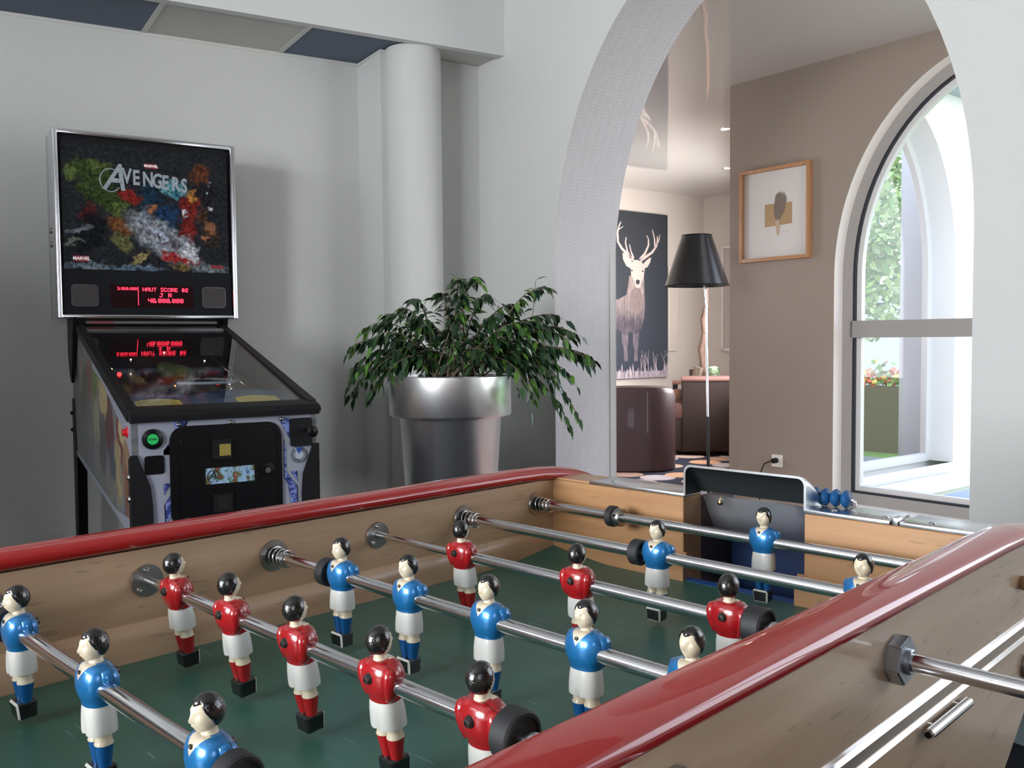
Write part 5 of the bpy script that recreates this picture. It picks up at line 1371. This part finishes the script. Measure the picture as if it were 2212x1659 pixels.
# pale panels beside the canvas and on the far wall
pn = thing('wall_panel_picture', 'narrow pale framed panel on the wall just right of the stag canvas', 'picture', tuple(on_line(DC, DA, V((-5.155, 8.56, 0)), V((1, 0, 0))) + Z*.947))
pn.rotation_euler = (0, 0, math.radians(82))
b = B(); b.box((.0, -.012, .486), (.16, .022, .972), bevel=.003); obj('frame', b, plain('pale picture frame', s2l((206, 196, 184)), .5), pn)
b = B(); b.box((.0, -.0245, .486), (.12, .002, .93)); obj('print', b, plain('pale print', s2l((190, 178, 170)), .7, var=.06, vs=10), pn)
pw_ = V((-4.60, 9.041, .94))
p2 = thing('framed_print', 'tall pale framed print on the far wall, half hidden by the taupe corner', 'picture', tuple(pw_), math.radians(-8))
b = B()
for x_, z_, w_, h_ in ((-.17, .61, .03, 1.22), (.17, .61, .03, 1.22), (0, .015, .37, .03), (0, 1.205, .37, .03)): b.box((x_, -.014, z_), (w_, .026, h_))
obj('frame', b, plain('white frame', s2l((214, 206, 200)), .5), p2)
b = B(); b.box((0, -.008, .61), (.32, .006, 1.18)); obj('print', b, plain('sketch print', s2l((180, 170, 164)), .7, var=.15, vs=6), p2)

# ------------------------------------------------------------------ floor lamp
lb = at(1531, 1000, 5.5); lb.z = 0
lt = at(1521, 612, 5.5)
FL = thing('floor_lamp', 'floor lamp with a black conical shade on a thin chrome pole, seen through the arch', 'floor lamp', tuple(lb))
def q_(p): return p - lb
top = at(1521, 590, 5.5); 
b = B(); b.tube([(0, 0, .02), q_(at(1528, 830, 5.5)), q_(at(1526, 660, 5.5)), q_(top)], .0085, 14); pole = obj('pole', b, m_rod, FL)
b = B(); b.cyl((0, 0, .02), q_(at(1529.3, 900, 5.5)), .0098, 14); obj('lower_tube', b, plain('dark pole sleeve', (.05, .05, .05), .25, .8), pole)
b = B(); b.lathe([(.001, .0), (.15, .0), (.152, .006), (.145, .014), (.02, .022), (.012, .04)], None, 40); obj('base', b, m_steel, FL)
z0, z1 = at(1505, 617, 5.5).z, at(1510, 509, 5.5).z
r0, r1 = 68.5*5.5/FPX, 32*5.5/FPX
t = NT('black lampshade'); t.base((.012, .012, .016), .28, coat=.5, coat_rough=.25); m_shade = t.m
sh = q_(at(1505, 560, 5.5)); Mt = Matrix.Translation((sh.x, sh.y, 0)) 
b = B(); b.lathe([(r0, z0), (r1, z1)], Mt, 64); b.lathe([(r0-.002, z0), (r1-.002, z1)], Mt, 64); so_ = obj('lamp_shade', b, m_shade, FL)
b = B(); b.tube([(sh.x+r0*math.cos(a), sh.y+r0*math.sin(a), z0) for a in [2*PI*i/48 for i in range(49)]], .003, 6); b.tube([(sh.x+r1*math.cos(a), sh.y+r1*math.sin(a), z1) for a in [2*PI*i/48 for i in range(49)]], .003, 6); obj('shade_rim', b, m_blackm, so_)
b = B(); b.cyl((sh.x-r1, sh.y, z1-.01), (sh.x+r1, sh.y, z1-.01), .003, 6); b.cyl((sh.x, sh.y, z0+.1), (sh.x, sh.y, z1-.01), .008, 8); b.cyl((sh.x, sh.y, z0+.12), tuple(q_(top)), .006, 8); obj('shade_holder', b, m_steel, so_)
b = B(); b.ball(V((sh.x, sh.y, z0+.09)), .03); obj('bulb', b, plain('lamp bulb', (.8, .8, .8), .3), FL)

# ------------------------------------------------------------------ armchair, sofa, console and its objects
ac = at(1362, 1002, 7.75); ac.z = 0
AC = thing('tub_armchair', 'dark brown leather tub armchair on the disc carpet below the stag', 'armchair', (ac.x, ac.y, 0), YAW-.1)
m_lea = plain('dark brown leather', s2l((74, 54, 58)), .38, coat=.25, var=.12, vs=3, bump=.25, bs=90, bd=.002)
b = B(); rings = []
n = 40
# U-shaped shell seen from the back right: local x = view right, y = away
for i in range(n+1):
    a = -PI*.02 - (PI*1.04)*i/n + 0      # around the back, facing away from camera to the left
    a2 = a + .25
    cx, cy = math.cos(a2), math.sin(a2)
    e = 2.8
    x_, y_ = math.copysign(abs(cx)**(2/e), cx)*.36, math.copysign(abs(cy)**(2/e), cy)*.36
    nx_, ny_ = x_/.36, y_/.36; L_ = math.hypot(nx_, ny_); nx_, ny_ = nx_/L_, ny_/L_
    s_ = i/n; h = .66 + .05*math.sin(PI*s_)
    prof = [(0, .03), (.015, .01), (.015, h-.06), (.0, h-.015), (-.035, h), (-.08, h-.012), (-.105, h-.05), (-.11, .3), (-.10, .03)]
    rings.append([V((x_+nx_*d_, y_+ny_*d_, z_)) for d_, z_ in prof])
b.loft(rings); obj('shell', b, m_lea, AC)
b = B(); b.box((0, .08, .27), (.52, .56, .42), bevel=.05); obj('seat_cushion', b, m_lea, AC)
b = B(); b.tube([(.19, -.385, .05), (.2, -.385, .4), (.19, -.385, .63)], .0018, 6); obj('seam', b, plain('seam thread', s2l((50, 36, 38)), .6), AC)
for x_ in (-.25, .25):
    for y_ in (-.2, .25):
        pass
so2 = at(1535, 1008, 8.35); so2.z = 0
SF = thing('sofa', 'dark brown fabric sofa end with a lighter top, behind the lamp pole', 'sofa', (so2.x, so2.y, 0), YAW-.17)
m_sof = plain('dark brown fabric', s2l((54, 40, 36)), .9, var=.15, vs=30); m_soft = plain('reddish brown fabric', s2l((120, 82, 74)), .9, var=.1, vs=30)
k = 8.35/FPX
b = B(); b.box(((1533-1535)*k, .38, .37), (116*k, .70, .66), bevel=.02); obj('side_arm', b, m_sof, SF)
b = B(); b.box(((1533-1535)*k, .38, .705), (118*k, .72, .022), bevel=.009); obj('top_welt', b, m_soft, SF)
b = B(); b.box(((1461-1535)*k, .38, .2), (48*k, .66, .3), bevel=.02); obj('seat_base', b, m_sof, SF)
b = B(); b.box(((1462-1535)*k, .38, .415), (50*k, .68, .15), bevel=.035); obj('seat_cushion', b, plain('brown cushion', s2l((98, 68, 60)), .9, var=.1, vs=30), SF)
b = B(); b.ball(V(((1466-1535)*k, .52, .53)), .07, sc=(1, .6, 1)); obj('bolster', b, plain('tan cushion', s2l((150, 112, 92)), .9), SF)
for x_ in (-90*k, 40*k):
    b = B(); b.box((x_, .12, .025), (.06, .06, .05)); obj('leg', b, m_blackm, SF)
dcs = 9.35; cs_ = at(1535, 826, dcs)
CT = thing('console_table', 'low brown console table standing behind the sofa', 'console table', (cs_.x, cs_.y, 0), YAW-.17)
kc = dcs/FPX; ztop = at(1535, 823, dcs).z
b = B(); b.box((-.08, 0, ztop-.015), (.62, .30, .03), bevel=.004); obj('top', b, plain('console wood', s2l((110, 74, 62)), .5), CT)
for x_ in (-.36, .20):
    b = B(); b.box((x_, 0, (ztop-.03)/2), (.05, .30, ztop-.03)); obj('leg', b, m_blackm, CT)
def cpos(px): p = at(px, 800, dcs-.02); return (p.x, p.y, ztop+.0005)
mp_ = thing('small_potted_plant', 'small round pale green plant in a white pot, right of the lamp pole', 'potted plant', cpos(1541))
b = B(); b.lathe([(.001, 0), (.030, 0), (.042, .075), (.038, .075), (.034, .06)], None, 24); obj('pot', b, plain('white ceramic pot', s2l((206, 196, 194)), .4), mp_)
b = B(); rl_ = random.Random(5)
for i in range(420):
    d = V((rl_.gauss(0, 1), rl_.gauss(0, 1), rl_.gauss(0, 1)*.8+.25)).normalized(); c = V((0, 0, .098)) + V((d.x*.066, d.y*.066, d.z*.05)); e = d.orthogonal().normalized()*.009; g2 = d.cross(e)
    b.face([c-e, c+g2+d*.006, c+e, c-g2-d*.004])
b.ball(V((0, 0, .09)), .055, sc=(1, 1, .75)); obj('foliage', b, plain('pale succulent green', s2l((160, 182, 148)), .7, var=.25, vs=60), mp_, smooth=False)
vs_ = thing('wooden_block_vase', 'small tilted wooden block ornament, left of the lamp pole', 'ornament', cpos(1503))
b = B(); b.box((0, 0, .085), (.085, .05, .125), mat=Matrix.Rotation(math.radians(12), 4, 'Y')); obj('block', b, wood('weathered block', s2l((150, 138, 124)), s2l((84, 62, 50)), 'Z', .7, 0), vs_)
b = B(); b.box((-.048, 0, .06), (.03, .045, .12)); b.box((0, 0, .004), (.12, .06, .008)); obj('dark_side', b, plain('charred wood', s2l((52, 40, 36)), .8), vs_)
# leaning driftwood branch
b0 = at(1518, 822, dcs+.13); b0.z = ztop+.0005
br_ = thing('driftwood_branch', 'knotty brown driftwood branch standing upright behind the lamp pole', 'branch', tuple(b0))
rel = [at(x_, y_, dcs+.13)-b0 for x_, y_ in ((1518, 822), (1519, 790), (1515, 755), (1522, 720), (1519, 690), (1526, 660), (1525, 625), (1528, 590), (1526, 560))]
b = B(); b.tube(rel, [.034, .030, .034, .026, .030, .022, .024, .018, .012], 12)
b.tube([rel[2], rel[2]+V((-.03, -.02, .05))], [.018, .008], 8); b.tube([rel[4], rel[4]+V((.04, .03, .03))], [.016, .006], 8)
obj('branch', b, plain('driftwood', s2l((116, 92, 80)), .9, var=.35, vs=18, bump=.8, bs=30, bd=.02), br_)

# ------------------------------------------------------------------ framed feather on the taupe wall
fx0, fx1, fz0, fz1 = -2.193, -1.680, 1.580, 2.170
mid = (bt(fx0)+bt(fx1))/2; fw = bt(fx1)-bt(fx0)
fp = BW + BA*mid
FR = thing('feather_picture', 'brown feather on gold paper in a light oak frame on the taupe wall', 'picture', (fp.x, fp.y, fz0), math.radians(-6))
H_ = fz1-fz0
m_oak = wood('light oak frame', s2l((186, 136, 96)), s2l((160, 112, 76)), 'Z', .5, .1)
b = B(); w_ = .022; dpt = .042
for (x_, z_, a_, c_) in ((-fw/2+w_/2, H_/2, w_, H_), (fw/2-w_/2, H_/2, w_, H_), (0, w_/2, fw-2*w_, w_), (0, H_-w_/2, fw-2*w_, w_)): b.box((x_, -dpt/2-.001, z_), (a_, dpt, c_), bevel=.0015)
obj('frame', b, m_oak, FR)
b = B(); b.box((0, -.010, H_/2), (fw-2*w_+.004, .006, H_-2*w_+.004)); obj('mount', b, plain('white mount board', s2l((214, 208, 204)), .8), FR)
def fu(px): return -fw/2 + w_ + (px-140)/(1092-140)*(fw-2*w_)
def fv_(px, py):
    top = 272 + (px-140)/(1092-140)*(130-272); bot = 1520 + (px-140)/(952)*(1470-1520)
    return H_-w_ - (py-top)/(bot-top)*(H_-2*w_)
b = B(); b.prism([(fu(x_), -.0135, fv_(x_, y_)) for x_, y_ in ((455, 1048), (858, 995), (858, 672), (455, 712))], (0, -.0008, 0)); obj('gold_paper', b, plain('gold paper', s2l((168, 134, 92)), .5, var=.2, vs=25), FR, smooth=False)
b = B(); rf = random.Random(9)
fe_ = [(625, 940), (598, 870), (598, 760), (612, 600)]
pts = [(625, 945), (600, 880), (596, 760), (610, 620), (622, 570)] + [(640+i*14, 540+rf.uniform(-34, 34)+abs(i-4)*3) for i in range(9)] + [(778, 600), (780, 650), (765, 720), (752, 800), (712, 870), (680, 930), (660, 950)]
b.prism([(fu(x_), -.0148, fv_(x_, y_)) for x_, y_ in pts], (0, -.001, 0)); 
tf = NT('feather vane'); v = tf.coords((160, 5, 40), rot=(0, .5, 0)); n = tf.noise(v, 1, 3); tf.base(tf.mix(n, s2l((96, 80, 70)), s2l((140, 126, 114))), .9)
obj('feather', b, tf.m, FR, smooth=False)
b = B(); b.prism([(fu(x_), -.0150, fv_(x_, y_)) for x_, y_ in ((618, 950), (635, 1140), (648, 1172), (668, 1170), (676, 1130), (680, 940))], (0, -.002, 0)); obj('quill', b, plain('feather quill', s2l((190, 164, 140)), .6), FR, smooth=False)
b = B()
sg = [(712, 1125), (725, 1112), (735, 1122), (748, 1118), (760, 1122), (785, 1112), (798, 1105), (806, 1116), (818, 1108)]
b.tube([(fu(x_), -.0135, fv_(x_, y_)) for x_, y_ in sg], .0006, 4); obj('pencil_signature', b, plain('pencil', s2l((170, 164, 160)), .8), FR)
b = B(); b.prism([(x_, -.030, z_) for x_, z_ in ((-fw/2+w_, w_), (fw/2-w_, w_), (fw/2-w_, H_-w_), (-fw/2+w_, H_-w_))], (0, -.002, 0)); obj('glazing', b, m_glass, FR, smooth=False)
# socket with plug and cable
sp_ = BW + BA*bt(-1.9191) + Z*.3
SK = thing('wall_socket', 'white wall socket with a black plug and cable low on the taupe wall', 'socket', tuple(sp_), math.radians(-6))
b = B(); b.prism([(x_, -.001, z_) for x_, z_ in rrect(.078, .078, .004)], (0, -.009, 0)); obj('plate', b, plain('socket white', s2l((222, 216, 208)), .4), SK)
b = B(); b.cyl((-.004, -.01, .002), (-.004, -.045, .002), .017, 18); obj('plug', b, m_blackm, SK)
b = B(); b.tube([(-.004, -.045, .002), (-.02, -.062, -.002), (-.06, -.06, -.02), (-.09, -.05, -.07), (-.10, -.05, -.15), (-.10, -.05, -.297)], .0038, 8); obj('cable', b, m_blackm, SK)
# driver: anything resting exactly
